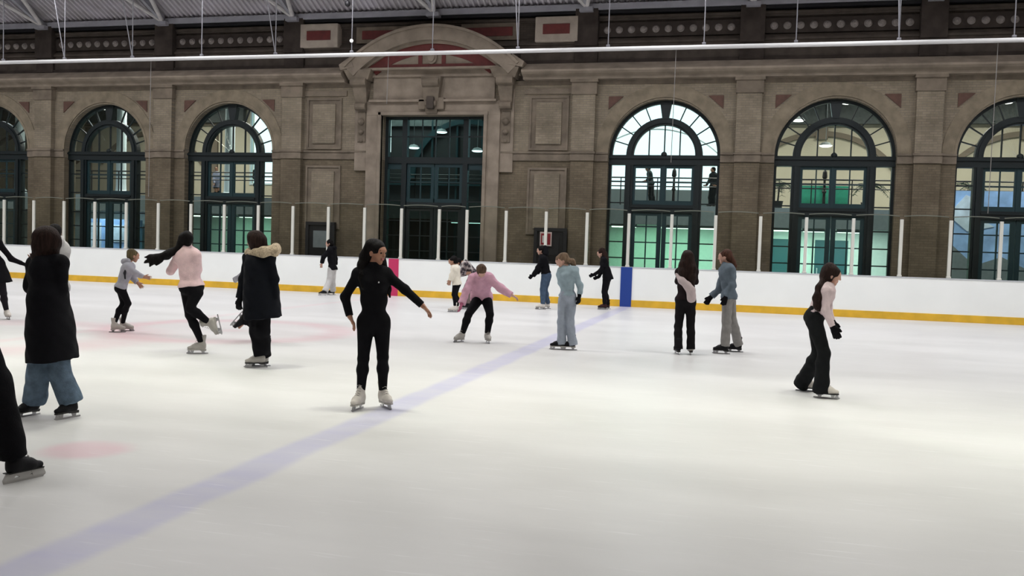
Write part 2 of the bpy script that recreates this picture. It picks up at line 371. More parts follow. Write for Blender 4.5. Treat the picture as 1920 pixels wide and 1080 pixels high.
# archivolts, spandrel triangles
s = MB()
for k in ARCH:
    c = (k+.5)*P_
    s.arc(c, ZS+.06, R0, 2.22, 0, PI, YW-.025, YW, 40)
    s.arc(c, ZS+.06, R0, 1.88, 0, PI, YW-.04, YW, 40)
st('trim_12', s, M_['stone_ring'], 'moulded stone arch rings round the windows')
s = MB()
for k in ARCH:
    c = (k+.5)*P_
    for g in (-1, 1): s.prism([(c+g*1.84, 6.72), (c+g*1.36, 6.72), (c+g*1.84, 6.30)], YW-.035, YW)
st('trim_13', s, M_['terra'], 'small red terracotta triangles in the arch corners')

# portal surround
s = MB()
for g in (-1, 1):
    x0 = PC+g*1.86; s.box(min(x0, x0+g*.56), max(x0, x0+g*.56), YW-.14, YW, 0, 6.6)
    s.box(min(x0, x0+g*.12), max(x0, x0+g*.12), YW-.20, YW, 0, 6.25)
    s.box(min(x0+g*.56, x0+g*1.02), max(x0+g*.56, x0+g*1.02), YW-.08, YW, 4.2, 7.0)
s.box(PC-2.415, PC+2.415, YW-.152, YW, 6.122, 6.605); s.box(PC-2.0, PC+2.0, YW-.20, YW, 6.12, 6.24)
s.box(PC-2.30, PC+2.30, YW-.30, YW, 6.56, 6.64); s.box(PC-2.20, PC+2.20, YW-.12, YW, 6.64, 7.55)
s.box(PC-3.1, PC+3.1, YW-.22, YW, 7.42, 7.66); s.box(PC-3.06, PC+3.06, YW-.50, YW, 7.62, 7.70)
st('trim_14', s, M_['stone'], 'broad stone surround and frieze of the central portal', bevel=.012)
# segmental pediment: circle through the ends and the crown
def segm(half, rise): r = (half*half+rise*rise)/(2*rise); return r, math.asin(half/r)
zb = 7.72
PR = 1.31; r, a = segm(3.08, PR); r2 = r-.42; s = MB()
s.arc(PC, zb+PR-r, r-.44, r, PI/2-a, PI/2+a, YW-.60, YW, 40)
s.arc(PC, zb+PR-r, r-.52, r-.40, PI/2-a*.93, PI/2+a*.93, YW-.42, YW, 40)
s.arc(PC, zb+PR-r, r-.02, r+.07, PI/2-a, PI/2+a, YW-.68, YW, 40)
for g in (-1, 1): s.prism([(PC+g*3.24, 7.62), (PC+g*3.30, 7.80), (PC+g*2.90, 8.06), (PC+g*2.75, 7.72)], YW-.62, YW)
st('trim_15', s, M_['stone'], 'curved stone pediment over the portal', 'pediment')
s = MB(); s.arc(PC, zb+PR-r, r-.86, r-.50, PI/2-a*.80, PI/2+a*.80, YW-.32, YW, 36)
s.box(PC-2.62, PC+2.62, YW-.36, YW, 7.70, 7.82)
for g in (-1, 1): s.box(PC+g*.42-.07, PC+g*.42+.07, YW-.33, YW, 7.8, 8.25)
st('trim_16', s, M_['red'], 'dark red tiled band inside the curved pediment', 'tile band')
r3, a3 = segm(1.75, .52); s = MB()
s.prism([(PC+r3*math.sin(-a3+2*a3*i/24), 7.80+.52-r3+r3*math.cos(-a3+2*a3*i/24)) for i in range(25)], YW-.30, YW)
st('trim_17', s, M_['stone'], 'pale stone tympanum in the pediment', 'tympanum')
s = MB()
for i in range(16):
    t0 = 2*PI*i/16
s.prism([(PC+.20*math.sin(2*PI*i/24), 8.05+.24*math.cos(2*PI*i/24)) for i in range(24)], YW-.40, YW)
s.prism([(PC+.13*math.sin(2*PI*i/24), 8.05+.16*math.cos(2*PI*i/24)) for i in range(24)], YW-.45, YW)
st('trim_18', s, M_['stone'], 'oval cartouche at the middle of the pediment', 'cartouche', .01)
# scrolled consoles and keystone
s = MB()
for g in (-1, 1):
    x = PC+g*2.62
    s.hexa([(x-.18,YW-.12,6.3),(x+.18,YW-.12,6.3),(x+.18,YW,6.3),(x-.18,YW,6.3),(x-.30,YW-.52,7.45),(x+.30,YW-.52,7.45),(x+.30,YW,7.45),(x-.30,YW,7.45)])
    s.hexa([(x-.36,YW-.50,7.3),(x+.36,YW-.50,7.3),(x+.36,YW,7.3),(x-.36,YW,7.3),(x-.52,YW-.60,7.64),(x+.52,YW-.60,7.64),(x+.52,YW,7.64),(x-.52,YW,7.64)])
    s.tube([(x-.2, YW-.22, 6.42), (x+.2, YW-.22, 6.42)], .13, 12); s.tube([(x-.29, YW-.42, 7.24), (x+.29, YW-.42, 7.24)], .16, 12)
    s.box(x-.15, x+.15, YW-.12, YW, 5.2, 6.25); s.ball((x, YW-.14, 5.9), .12); s.ball((x, YW-.14, 5.55), .10); s.ball((x, YW-.13, 5.25), .07)
x = PC
s.hexa([(x-.20,YW-.26,6.16),(x+.20,YW-.26,6.16),(x+.20,YW,6.16),(x-.20,YW,6.16),(x-.36,YW-.42,7.40),(x+.36,YW-.42,7.40),(x+.36,YW,7.40),(x-.36,YW,7.40)])
s.tube([(x-.3, YW-.34, 7.2), (x+.3, YW-.34, 7.2)], .17, 12); s.tube([(x-.2, YW-.28, 6.5), (x+.2, YW-.28, 6.5)], .12, 12)
for g in (-1, 1): s.box(x+g*.34-.12, x+g*.34+.12, YW-.3, YW, 6.3, 6.7)
st('trim_19', s, M_['stone_mid'], 'carved scroll brackets and keystone holding up the pediment', 'bracket', .015)
s = MB(); s.box(PC-.13, PC+.13, YW-.44, YW-.2, 6.3, 6.72); st('trim_20', s, M_['stone_dark'], 'dark carved face block on the keystone', 'keystone', .03)

# brick strips beside the portal with sunk panels
s, s2, s3 = MB(), MB(), MB()
for g in (-1, 1):
    c = PC+g*4.08
    for (hw, z0, z1, f) in ((.60, 5.02, 6.68, .17), (.60, 2.2, 4.30, .17)):
        s.box(c-hw, c+hw, YW-.015, YW, z0, z1)
        for (x0, x1, za, zc) in ((c-hw-.07, c-hw, z0-.07, z1+.07), (c+hw, c+hw+.07, z0-.07, z1+.07)): s2.box(x0, x1, YW-.06, YW, za, zc)
        s2.box(c-hw, c+hw, YW-.06, YW, z0-.07, z0); s2.box(c-hw, c+hw, YW-.06, YW, z1, z1+.07)
        s3.box(c-hw+f, c+hw-f, YW-.075, YW, z0+f*.8, z1-f*.8)
    s2.box(c-.85, c+.85, YW-.05, YW, 6.82, 7.0)
st('trim_21', s, M_['stone_mid'], 'sunk stone panel grounds beside the portal')
st('trim_22', s2, M_['stone_mid'], 'thin stone frames round the panels beside the portal')
st('trim_23', s3, M_['brick_up'], 'pale raised brick panels beside the portal')
# attic plaques
s, s2 = MB(), MB()
for g in (-1, 1):
    c = PC+g*4.27
    s.box(c-.72, c+.72, YW-.24, YW+.14, 8.50, 9.33); s2.box(c-.45, c+.45, YW-.27, YW-.2, 8.75, 9.07)
st('trim_24', s, mat('pale_plaque_stone', (.40, .345, .29), .85, var=.15, scale=3, bump=.3, bscale=30), 'pale attic plaque blocks either side of the pediment', 'plaque', .03)
st('trim_25', s2, M_['red'], 'small red panels set in the pale attic plaques', 'panel')
s, s2 = MB(), MB()
for g in (-1, 1):
    a0, b0 = sorted((PC+g*.9, PC+g*2.95)); s.box(a0, b0, YW+.02, YW+.13, 8.66, 9.22); a0, b0 = sorted((PC+g*.9, PC+g*2.72)); s2.box(a0, b0, YW-.02, YW+.1, 8.79, 9.08)
st('trim_26', s, M_['stone_mid'], 'dull stone ground of the long attic panels')
st('trim_27', s2, M_['red'], 'long dark red attic panels behind the pediment', 'panel')
# ------------------------------------------------------------------ windows
YF0, YF1 = YW+.30, YW+.44       # frame depth
def window(idx, k, label):
    c = (k+.5)*P_; w = tag(empty('window_%d' % idx, (c, YF0, 0)), label, 'window', kind='structure'); zs = ZS
    s = MB()
    s.arc(c, zs, 1.70, R0+.02, 0, PI, YF0-.05, YF1, 40)                        # outer ring
    s.arc(c, zs, 1.00, 1.24, 0, PI, YF0-.06, YF1+.02, 36); s.arc(c, zs, 1.06, 1.16, 0, PI, YF0-.10, YF1, 36)
    s.prism([(c-.10, zs+1.2), (c+.10, zs+1.2), (c+.20, zs+1.80), (c-.20, zs+1.80)], YF0-.08, YF1)
    s.box(c-R0, c+R0, YF0-.10, YF1+.04, 4.52, 4.84); s.box(c-R0, c+R0, YF0-.15, YF1, 4.72, 4.80)
    for g in (-1, 1):
        s.box(c+g*1.12-.13, c+g*1.12+.13, YF0-.08, YF1+.02, 0, 4.52); s.box(c+g*1.765-.05, c+g*1.765+.05, YF0-.05, YF1, 0, 4.84)
        s.box(c+g*1.12-.05, c+g*1.12+.05, YF0-.13, YF1, 0, 4.52)
    s.box(c-1.0, c+1.0, YF0-.08, YF1, 2.97, 3.22); s.box(c-1.0, c+1.0, YF0-.12, YF1, 3.12, 3.18)
    s.ball((c, YF0-.05, 4.86), .10)
    s.build('window_frame', M_['frame'], w)
    s = MB()
    for g in (-1, 1):
        for i in range(1, 5):                                                   # radial bars
            t = PI/2-g*(.10+(PI/2-.10)*i/5); a, b2 = 1.2, 1.76
            p = lambda rr, off: (c+rr*math.cos(t)-off*math.sin(t), zs+rr*math.sin(t)+off*math.cos(t))
            s.prism([p(a, -.018), p(b2, -.018), p(b2, .018), p(a, .018)], YF0, YF0+.06)
        for z in (.35, .90, 1.45, 1.98, 2.52, 3.27, 3.98): s.box(min(c+g*1.24, c+g*1.73), max(c+g*1.24, c+g*1.73), YF0, YF0+.06, z-.02, z+.02)
    for x in (-.5, 0, .5):
        hgt = math.sqrt(1.02**2-x*x); s.box(c+x-.02, c+x+.02, YF0, YF0+.06, zs, zs+hgt)
    s.build('glazing_bar', M_['frame'], w)
    s = MB()                                                                      # upper casement pair
    for g in (-1, 1):
        x0, x1 = sorted((c+g*.02, c+g*.99))
        s.box(x0, x0+.08, YF0-.02, YF0+.07, 3.22, 4.52); s.box(x1-.08, x1, YF0-.02, YF0+.07, 3.22, 4.52)
        s.box(x0, x1, YF0-.02, YF0+.07, 3.22, 3.36); s.box(x0, x1, YF0-.02, YF0+.07, 4.42, 4.52)
        s.box(c+g*.50-.018, c+g*.50+.018, YF0, YF0+.05, 3.3, 4.5); s.box(x0, x1, YF0, YF0+.05, 3.94, 3.975)
    s.box(c-.05, c+.05, YF0-.04, YF1, 3.22, 4.52)
    s.build('casement', M_['leaf'], w)
    for g in (-1, 1):                                                             # door leaves
        s = MB(); x0, x1 = sorted((c+g*.01, c+g*.99))
        m0, m1 = sorted((c+g*.01, c+g*.15)); s.box(m0, m1, YF0-.02, YF0+.07, 0, 2.97)
        m0, m1 = sorted((c+g*.87, c+g*.99)); s.box(m0, m1, YF0-.02, YF0+.07, 0, 2.97)
        s.box(x0, x1, YF0-.02, YF0+.07, 2.86, 2.97); s.box(x0, x1, YF0-.02, YF0+.07, 0, .35)
        s.box(c+g*.50-.02, c+g*.50+.02, YF0, YF0+.06, .3, 2.9)
        for z in (.90, 1.45, 1.98, 2.50): s.box(x0, x1, YF0, YF0+.06, z-.02, z+.02)
        s.build('door_leaf', M_['leaf'], w)
    s = MB(); s.box(c-1.76, c+1.76, YF0+.025, YF0+.035, .02, zs); s.arc(c, zs, .0001, 1.76, 0, PI, YF0+.025, YF0+.035, 36); s.build('window_glass', M_['glass'], w)
wl_lab = {-7: 'arched window beyond the left edge', -6: 'leftmost arched window, cut by the photo edge', -5: 'dark arched window with pale column behind, second from left', -4: 'arched window left of the portal with white column behind',
          -1: 'arched window right of the portal, filled with bright daylight', 0: 'arched window with the green banner and lamps behind', 1: 'rightmost arched window with blue poster behind', 2: 'arched window beyond the right edge'}
for i, k in enumerate(ARCH): window(i+1, k, wl_lab[k])

# portal door screen
w = tag(empty('door_1', (PC, YF0, 0)), 'dark glazed portal screen with teal casements', 'door', kind='structure')
s = MB(); c = PC
s.box(c-1.86, c+1.86, YF0-.08, YF1, 4.50, 4.72); s.box(c-1.86, c+1.86, YF0-.06, YF1, 6.04, 6.14)
s.box(c-1.0, c+1.0, YF0-.06, YF1, 2.95, 3.15)
for x in (-1.82, -1.12, 1.12, 1.82): s.box(c+x-.09, c+x+.09, YF0-.08, YF1, 0, 6.12)
s.build('window_frame', M_['frame'], w)
s = MB()
for x in (-.5, 0, .5): s.box(c+x-.018, c+x+.018, YF0, YF0+.05, 4.7, 6.1)
s.box(c-1.8, c+1.8, YF0, YF0+.05, 5.42, 5.46)
for g in (-1, 1):
    for z in (.9, 1.45, 1.98, 2.5, 3.2, 3.85): s.box(min(c+g*1.2, c+g*1.75), max(c+g*1.2, c+g*1.75), YF0, YF0+.05, z-.018, z+.018)
s.build('glazing_bar', M_['frame'], w)
s = MB()
for g in (-1, 1):
    x0, x1 = sorted((c+g*.02, c+g*1.02))
    s.box(x0, x0+.10, YF0-.02, YF0+.07, 3.15, 4.50); s.box(x1-.10, x1, YF0-.02, YF0+.07, 3.15, 4.50)
    s.box(x0, x1, YF0-.02, YF0+.07, 3.15, 3.28); s.box(x0, x1, YF0-.02, YF0+.07, 4.38, 4.50)
    s.box(c+g*.52-.018, c+g*.52+.018, YF0, YF0+.05, 3.2, 4.45); s.box(x0, x1, YF0, YF0+.05, 3.84, 3.875)
    s.box(min(c+g*1.21, c+g*1.73), max(c+g*1.21, c+g*1.73), YF0-.01, YF0+.06, 4.3, 4.5)
s.build('casement', M_['leaf'], w)
for g in (-1, 1):
    s = MB(); x0, x1 = sorted((c+g*.01, c+g*1.02))
    m0, m1 = sorted((c+g*.01, c+g*.12)); s.box(m0, m1, YF0-.02, YF0+.06, 0, 2.95); m0, m1 = sorted((c+g*.90, c+g*1.02)); s.box(m0, m1, YF0-.02, YF0+.06, 0, 2.95)
    s.box(x0, x1, YF0-.02, YF0+.06, 2.85, 2.95); s.box(x0, x1, YF0-.02, YF0+.06, 0, .4); s.box(c+g*.5-.018, c+g*.5+.018, YF0, YF0+.05, .3, 2.9)
    for z in (.9, 1.45, 1.98, 2.5): s.box(x0, x1, YF0, YF0+.05, z-.018, z+.018)
    s.build('door_leaf', M_['frame'], w)
s = MB(); s.box(c-1.8, c+1.8, YF0+.025, YF0+.035, .02, 6.1); s.build('window_glass', M_['glass_dark'], w)

# ------------------------------------------------------------------ roof
ZE, SL = 9.62, .42
s = MB(); nx = int((XR-XL)/.05)
ridge = 13.0
for side in (0, 1):
    rows = []
    for (y, z) in (((YW+.5, ZE-.1), (ridge, ZE+(YW+.2-ridge)*SL)) if side == 0 else ((ridge, ZE+(YW+.2-ridge)*SL), (-4.2, ZE))):
        rows.append([s.bm.verts.new((XL+.05*i+(.016 if i % 4 in (1, 2) else 0)*(1 if i % 4 == 1 else -1), y, z+(.0, .0, .09, .09)[i % 4])) for i in range(nx+1)])
    for i in range(nx): s.bm.faces.new([rows[0][i], rows[0][i+1], rows[1][i+1], rows[1][i]])
ce = s.build('ceiling', M_['sheet']); tag(ce, 'grey corrugated metal roof sheeting', 'ceiling', kind='structure')
so = ce.modifiers.new('solid', 'SOLIDIFY'); so.thickness = .06; so.offset = 1
s = MB(); s.box(XL, XR, YW-.16, YW+.02, 9.52, 9.66); s.box(XL, XR, YW-.22, YW-.16, 9.50, 9.70); s.box(XL, XR, YW+.02, YW+T, 9.66, 10.3)
st('trim_28', s, M_['beam'], 'grey steel eaves beam under the roof sheets', 'beam')
s = MB(); s.box(XL, XR, YW-.12, YW+.1, 9.40, 9.50); st('trim_29', s, M_['black'], 'black strip below the eaves beam', 'strip')
def roofz(y): return ZE+(YW+.2-y)*SL-.10
s = MB()
for y in (24.5, 19.0, 14.0): s.box(XL, XR, y-.05, y+.05, roofz(y)-.16, roofz(y))
st('trim_30', s, M_['beam'], 'purlins under the roof sheets', 'purlin')
i = 0
for kx in range(-7, 4):
    x = kx*P_; i += 1
    o = tag(empty('roof_brace', (x, YW-.1, 9.5)), 'pair of pale steel struts spreading from the eaves, %s foot from the left' % ORD[i], 'roof strut', 'steel struts under the roof')
    s = MB(); s.box(x-.22, x+.22, YW-.42, YW-.02, 9.42, 9.56); s.build('foot_plate', M_['beam'], o)
    for dx, L in ((-.5, 7.5), (.3, 8.5)):
        s = MB(); y1 = YW-.35-L; s.tube([(x, YW-.3, 9.58), (x+dx*L, y1, roofz(y1)-.12)], .075, 8); s.build('strut', M_['brace'], o)
    s = MB(); s.box(x-.05, x+.05, ridge, YW-.2, 0, .01); s.bm.free(); s = MB()
    s.hexa([(x-.06,ridge,roofz(ridge)-.2),(x+.06,ridge,roofz(ridge)-.2),(x+.06,YW-.2,roofz(YW-.2)-.2),(x-.06,YW-.2,roofz(YW-.2)-.2),(x-.06,ridge,roofz(ridge)),(x+.06,ridge,roofz(ridge)),(x+.06,YW-.2,roofz(YW-.2)),(x-.06,YW-.2,roofz(YW-.2))])
    s.build('rafter', M_['beam'], o)

# lamp housings over the rink, the added near row included
for (ly, lz, lp, lc, ls) in LAMP_ROWS:
    for j, lx in enumerate(LAMP_X):
        if lx > XR-1: continue
        s = MB(); s.lathe([(.30, lz+.75), (.34, lz+.55), (.80, lz+.04), (.80, lz+.01), (.76, lz+.01), (.30, lz+.5)], lx, ly, 18)
        top = (ZE+(YW+.2-ly)*SL-.1) if ly > ridge else ZE+(ly+4.2)*(YW+.2-ridge)*SL/(ridge+4.2)-.1
        s.tube([(lx, ly, lz+.7), (lx, ly, top)], .02, 6)
        tag(s.build('high_bay_lamp', M_['rod'], loc=(lx, ly, lz)), 'grey bell lamp hanging over the ice above the picture', 'lamp', 'bell lamps over the rink')
# ------------------------------------------------------------------ hanging pipe
YP, ZP = 26.0, 7.385
o = tag(empty('hanging_pipe', (-9, YP, ZP)), 'long white pipe hung level across the hall on thin rods', 'pipe')
s = MB(); s.tube([(-33, YP, ZP), (12, YP, ZP)], .062, 10); s.build('pipe', M_['pipe'], o, smooth=True)
def at_pipe(px):   # pixel column on the pipe -> x
    return px
ROD = [(-24.6, 0), (-22.15, 1), (-19.55, 1), (-17.0, 0), (-14.4, 1), (-11.83, 0), (-9.23, 0), (-6.6, 2), (-3.96, 0), (-1.29, 0), (1.15, 0), (3.75, 2), (6.5, 0)]
for x, kind in ROD:
    s = MB(); s.tube([(x, YP, ZP), (x, YP, roofz(YP)-.02)], .016, 6)
    s.tube([(x-.05, YP, ZP+.09), (x+.05, YP, ZP+.09)], .04, 6)
    s.build('hanger_rod', M_['rod'], o)
    if kind:
        s = MB(); s.tube([(x, YP, ZP+.05), (x-(.6 if kind == 1 else .22), YP-.3, roofz(YP-.3)-.02)], .016, 6); s.build('stay_rod', M_['rod'], o)
s = MB(); s.ball((-11.83, YP-.03, ZP+.42), .055); tag(s.build('round_bulb', mat('white_bulb', (.9, .9, .88), .4, emit=(1, 1, .97), estr=.9), o), 'small round white bulb on one rod')
s = MB(); s.ball((-12.0, YP, 8.93), .09); s.tube([(-12.0, YP, 8.9), (-12.0, YP, roofz(YP))], .02, 6); s.build('pulley', M_['black'], o)
for (x, z0) in ((-18.9, 2.95), (-10.65, 5.9), (-2.05, 4.2), (6.15, 2.95)):
    s = MB(); s.tube([(x, YP+.07, ZP-.05), (x-.01, YP+.07, (ZP+z0)/2), (x-.02, YP+.07, z0)], .010, 5)
    lab = {-18.9: 'thin cord dropping left of the second arched window', -10.65: 'thin cord dropping in front of the portal', -2.05: 'thin cord dropping in front of the bright window', 6.15: 'thin cord dropping before the rightmost window'}[x]
    s.build('hanging_cord', M_['cord'], o)

# ------------------------------------------------------------------ rink boards
o = tag(empty('rink_boards', (-10, YB, 0)), 'long white rink boards with yellow kick plate and coloured line marks', 'rink boards')
BX0, BX1 = XL, XR
s = MB(); s.box(BX0, BX1, YB, YB+.12, 0, 1.17); s.build('board_face', M_['board'], o, bevel=.006)
s = MB(); s.box(BX0, BX1, YB-.012, YB+.14, 1.17, 1.20); s.build('cap_rail', M_['cap'], o, bevel=.004)
s = MB(); s.box(BX0, BX1, YB-.020, YB, .0, .205); s.build('kick_plate', M_['yellow'], o, bevel=.006)
s = MB(); s.box(-10.985, -10.65, YB-.024, YB, 0, 1.19); s.build('red_stripe', M_['pinkred'], o)
s = MB(); s.box(-3.53, -3.19, YB-.024, YB, 0, 1.19); s.build('blue_stripe', M_['blueb'], o)
PX = [6.812+1.2706*2-1.2706*i for i in range(15)] + [-9.350-1.2706*i for i in range(15)]
PX = sorted(PX)
for i, x in enumerate(PX):
    tp = 2.80
    s = MB(); s.box(x-.045, x+.045, YB+.03, YB+.115, 1.20, tp); s.box(x-.06, x+.06, YB+.012, YB+.125, 1.20, 1.25)
    tag(s.build('shield_post', M_['post'], bevel=.012, loc=(x, YB+.07, 1.2)), 'slim white post on the rink boards, %s from the left end' % ORD[i+1] if i < 30 else 'slim white post', 'post', 'white posts on the rink boards')
for i in range(len(PX)-1):
    a, b2 = PX[i]+.062, PX[i+1]-.062
    s = MB(); s.box(a, b2, YB+.066, YB+.078, 1.205, 2.90)
    g = tag(s.build('acrylic_shield', M_['shield'], loc=(a, YB+.07, 1.2)), 'clear acrylic shield on the boards, %s from the left end' % ORD[i+1], 'shield', 'clear shields on the rink boards')
    s = MB(); n_ = 10
    for j in range(n_):     # slightly bowed top edge
        u0, u1 = j/n_, (j+1)/n_; xa, xb = a+(b2-a)*u0, a+(b2-a)*u1
        h0, h1 = .03*math.sin(PI*u0), .03*math.sin(PI*u1)
        s.hexa([(xa,YB+.06,2.88+h0),(xb,YB+.06,2.88+h1),(xb,YB+.084,2.88+h1),(xa,YB+.084,2.88+h0),(xa,YB+.06,2.905+h0),(xb,YB+.06,2.905+h1),(xb,YB+.084,2.905+h1),(xa,YB+.084,2.905+h0)])
    s.build('top_edge', M_['shield_edge'], g)

# things against the wall
def cabinet(x, label, win):
    o = tag(empty('notice_cabinet', (x, YW, 0)), label, 'cabinet')
    s = MB(); s.box(x-.52, x+.52, YW-.30, YW-.09, .0, 2.36); s.build('case', M_['black'], o, bevel=.015)
    s = MB(); s.box(x-.56, x+.56, YW-.34, YW-.28, 2.24, 2.36); s.box(x-.56, x-.44, YW-.34, YW-.28, 0, 2.24); s.box(x+.44, x+.56, YW-.34, YW-.28, 0, 2.24); s.build('door_frame', M_['dark'], o, bevel=.01)
    s = MB(); s.box(x-.26, x+.30, YW-.32, YW-.29, 1.45, 2.05); s.build('window_panel', win, o)
    return o
cabinet(-14.55, 'black double cabinet with a dull grey panel, against the wall left of the portal', M_['grey'])
cabinet(-6.22, 'black cabinet behind the fire sign, against the wall right of the portal', M_['dark'])
o = tag(empty('wall_sign', (-6.36, YW-.36, 1.98)), 'red sign with white border and white figure above the man in black hood', 'sign')
s = MB(); s.box(-6.56, -6.16, YW-.38, YW-.345, 1.75, 2.22); s.build('sign_board', mat('sign_white', (.62, .50, .48), .5), o, bevel=.008)
s = MB(); s.box(-6.52, -6.20, YW-.388, YW-.378, 1.80, 2.17); s.build('red_panel', mat('sign_red', (.25, .008, .02), .5), o)
s = MB(); s.box(-6.475, -6.40, YW-.394, YW-.386, 1.86, 2.10); s.build('white_mark', mat('sign_mark', (.62, .58, .58), .5), o)

M_['arch2'] = mat('brown_arch_moulding', (.16, .13, .10), .85)
M_['upper'] = mat('dark_upper_grey', (.075, .085, .085), .8, var=.2)
M_['counter'] = mat('grey_counter', (.075, .105, .115), .6)
# ------------------------------------------------------------------ the concourse behind the windows
YG, ZG, YU, YE = 37.6, 3.58, 42.9, 46.0
s = MB(); s.box(XL, XR, YU, YU+.2, 0, 3.3); tag(s.build('wall_under_gallery', M_['whitewall']), 'pale wall under the gallery lit green', 'wall', kind='structure')
s = MB(); s.box(XL, XR, YG, YE, 3.30, ZG); s.box(XL, XR, YG, YG+.15, 2.80, ZG)
tag(s.build('floor_gallery', M_['grey']), 'grey gallery slab behind the windows', 'gallery floor', kind='structure')
BW = [(-8.3, -0.55), (-26.9, -24.4)]; s = MB(); x = XL
for a, b2 in sorted(BW):
    s.box(x, a, YE, YE+.4, ZG, 12); s.box(a, b2, YE, YE+.4, ZG, 4.72); s.box(a, b2, YE, YE+.4, 9.7, 12); x = b2
s.box(x, XR, YE, YE+.4, ZG, 12); s.box(XL, XR, YE, YE+.4, 0, ZG)
wb = tag(s.build('wall_far', M_['beige']), 'beige far wall of the concourse', 'wall', kind='structure')
s = MB()
for c in (-41.5, -33.2, -20.0, 3.4, 12.3): s.arc(c, 3.45, 4.0, 4.24, .62, PI-.62, YE-.12, YE, 28); s.box(c-.28, c+.28, YE-.16, YE, 7.3, 7.9); s.box(c+3.9, c+4.3, YE-.14, YE, ZG, 7.9)
s.box(XL, -27.2, YE-.12, YE, 8.0, 8.3); s.box(-24.2, -8.4, YE-.12, YE, 8.0, 8.3); s.box(-.5, XR, YE-.12, YE, 8.0, 8.3)
s.build('arch_moulding', M_['arch2'], wb)
s = MB(); s.box(XL, -27.2, YE-.3, YE-.05, 8.15, 11.2); s.box(-24.1, -8.5, YE-.3, YE-.05, 8.15, 11.2); s.box(-.4, XR, YE-.3, YE-.05, 8.0, 11.2)
for i in range(24): s.box(-42+i*2.4-.05, -42+i*2.4+.05, YE-.4, YE-.3, 8.1, 11.2) if not (-9 < -42+i*2.4 < 0 or -28 < -42+i*2.4 < -23.5) else None
s.build('dark_upper_band', M_['upper'], wb)  # dark band added on the far wall to stand for the dark ceiling
s = MB(); s.box(-8.2, -.6, 45.0, 45.3, ZG, 4.72); tag(s.build('gallery_counter', M_['counter'], bevel=.01), 'dark grey solid counter on the gallery under the bright daylight', 'counter')
for i_, (a, b2) in enumerate(BW):
    w = tag(empty('window_%d' % (10+i_), ((a+b2)/2, YE, 4.7)), ('wide bright daylight glazing behind the bright arched window', 'tall bright daylight glazing behind the column')[i_], 'window', kind='structure')
    s = MB(); s.box(a, b2, YE-.05, YE+.1, 4.72, 4.80); s.box(a, a+.08, YE-.05, YE+.1, 4.7, 9.7); s.box(b2-.08, b2, YE-.05, YE+.1, 4.7, 9.7)
    if i_ == 0: s.arc(-4.4, 3.4, 4.36, 4.42, .55, PI-.9, YE, YE+.05, 30)
    s.build('window_frame', mat('pale_frame', (.45, .55, .58), .5), w)
    s = MB(); s.box(a, b2, YE+.02, YE+.03, 4.75, 9.7); s.build('window_glass', M_['glass'], w)
s = MB(); s.box(XL, XR, YW+T, YE, 11.2, 11.4); tag(s.build('ceiling_concourse', M_['grey']), 'grey ceiling of the concourse', 'ceiling', kind='structure')
s = MB(); s.box(XL, XR, YW+T-.05, YW+T+.15, 9.75, 11.3); s.build('attic_rear', M_['brick_dark'], wl)
# gallery railing
o = tag(empty('gallery_railing', (-10, YG+.1, ZG)), 'dark three-bar railing along the gallery behind the windows', 'railing')
for z, r_ in ((ZG+1.13, .03), (ZG+.96, .03), (ZG+.78, .025)): s = MB(); s.tube([(-40, YG+.1, z), (13, YG+.1, z)], r_, 6); s.build('rail', M_['black'], o)
for i in range(36):
    x = -39.5+i*1.5
    if -.9 < x+2.2 < .9: continue
    s = MB(); s.box(x-.02, x+.02, YG+.08, YG+.12, ZG, ZG+1.13); s.build('baluster', M_['black'], o)
# strip lights under the gallery
tubes = [(-5.41,-4.38),(-3.34,-1.92),(-1.75,-.8),(1.15,2.08),(2.3,3.1),(3.6,4.5),(6.2,7.2),(-25.6,-24.75),(-24.32,-23.5),(-22.92,-22.1),(-21.6,-20.8),(-12.5,-12.05),(-11.69,-11.08)]
for i, (a, b2) in enumerate(tubes):
    s = MB(); s.tube([(a, YG+.75, 2.70), (b2, YG+.75, 2.70)], .035, 6)
    t_ = s.build('strip_light', M_['tube'], loc=((a+b2)/2, YG+.75, 2.7)); s = MB(); s.box(a-.03, b2+.03, YG+.70, YG+.80, 2.74, 3.31); s.build('housing', M_['grey'], t_)
    tag(t_, 'glowing strip light under the gallery, %s from the left' % ORD[sorted(tubes).index((a, b2))+1], 'strip light', 'strip lights under the gallery')
# columns on the gallery
for x, lab in ((-30.25, 'tall white round column behind the second window from the left'), (-24.2, 'tall white round column behind the window left of the portal'), (-36.3, 'tall white round column behind the leftmost window')):
    s = MB(); s.lathe([(.34, ZG), (.34, ZG+.25), (.26, ZG+.32), (.24, ZG+.6), (.22, 10.6), (.32, 10.9), (.34, 11.2)], x, 39.5, 22)
    tag(s.build('round_column', M_['column'], loc=(x, 39.5, ZG)), lab, 'column')
# ornate dark lamp posts
for x, lab in ((-2.86, 'slim dark lamp post on the gallery behind the bright window'), (3.0, 'slim dark lamp post on the gallery behind the window with the banner')):
    s = MB(); s.lathe([(.13, ZG), (.14, ZG+.1), (.06, ZG+.2), (.05, ZG+.6), (.09, ZG+.68), (.05, ZG+.78), (.045, ZG+1.15), (.10, ZG+1.25), (.08, ZG+1.45), (.03, ZG+1.55), (.01, ZG+1.62)], x, YG+.35, 12)
    tag(s.build('lamp_post', M_['black'], loc=(x, YG+.35, ZG)), lab, 'lamp post')
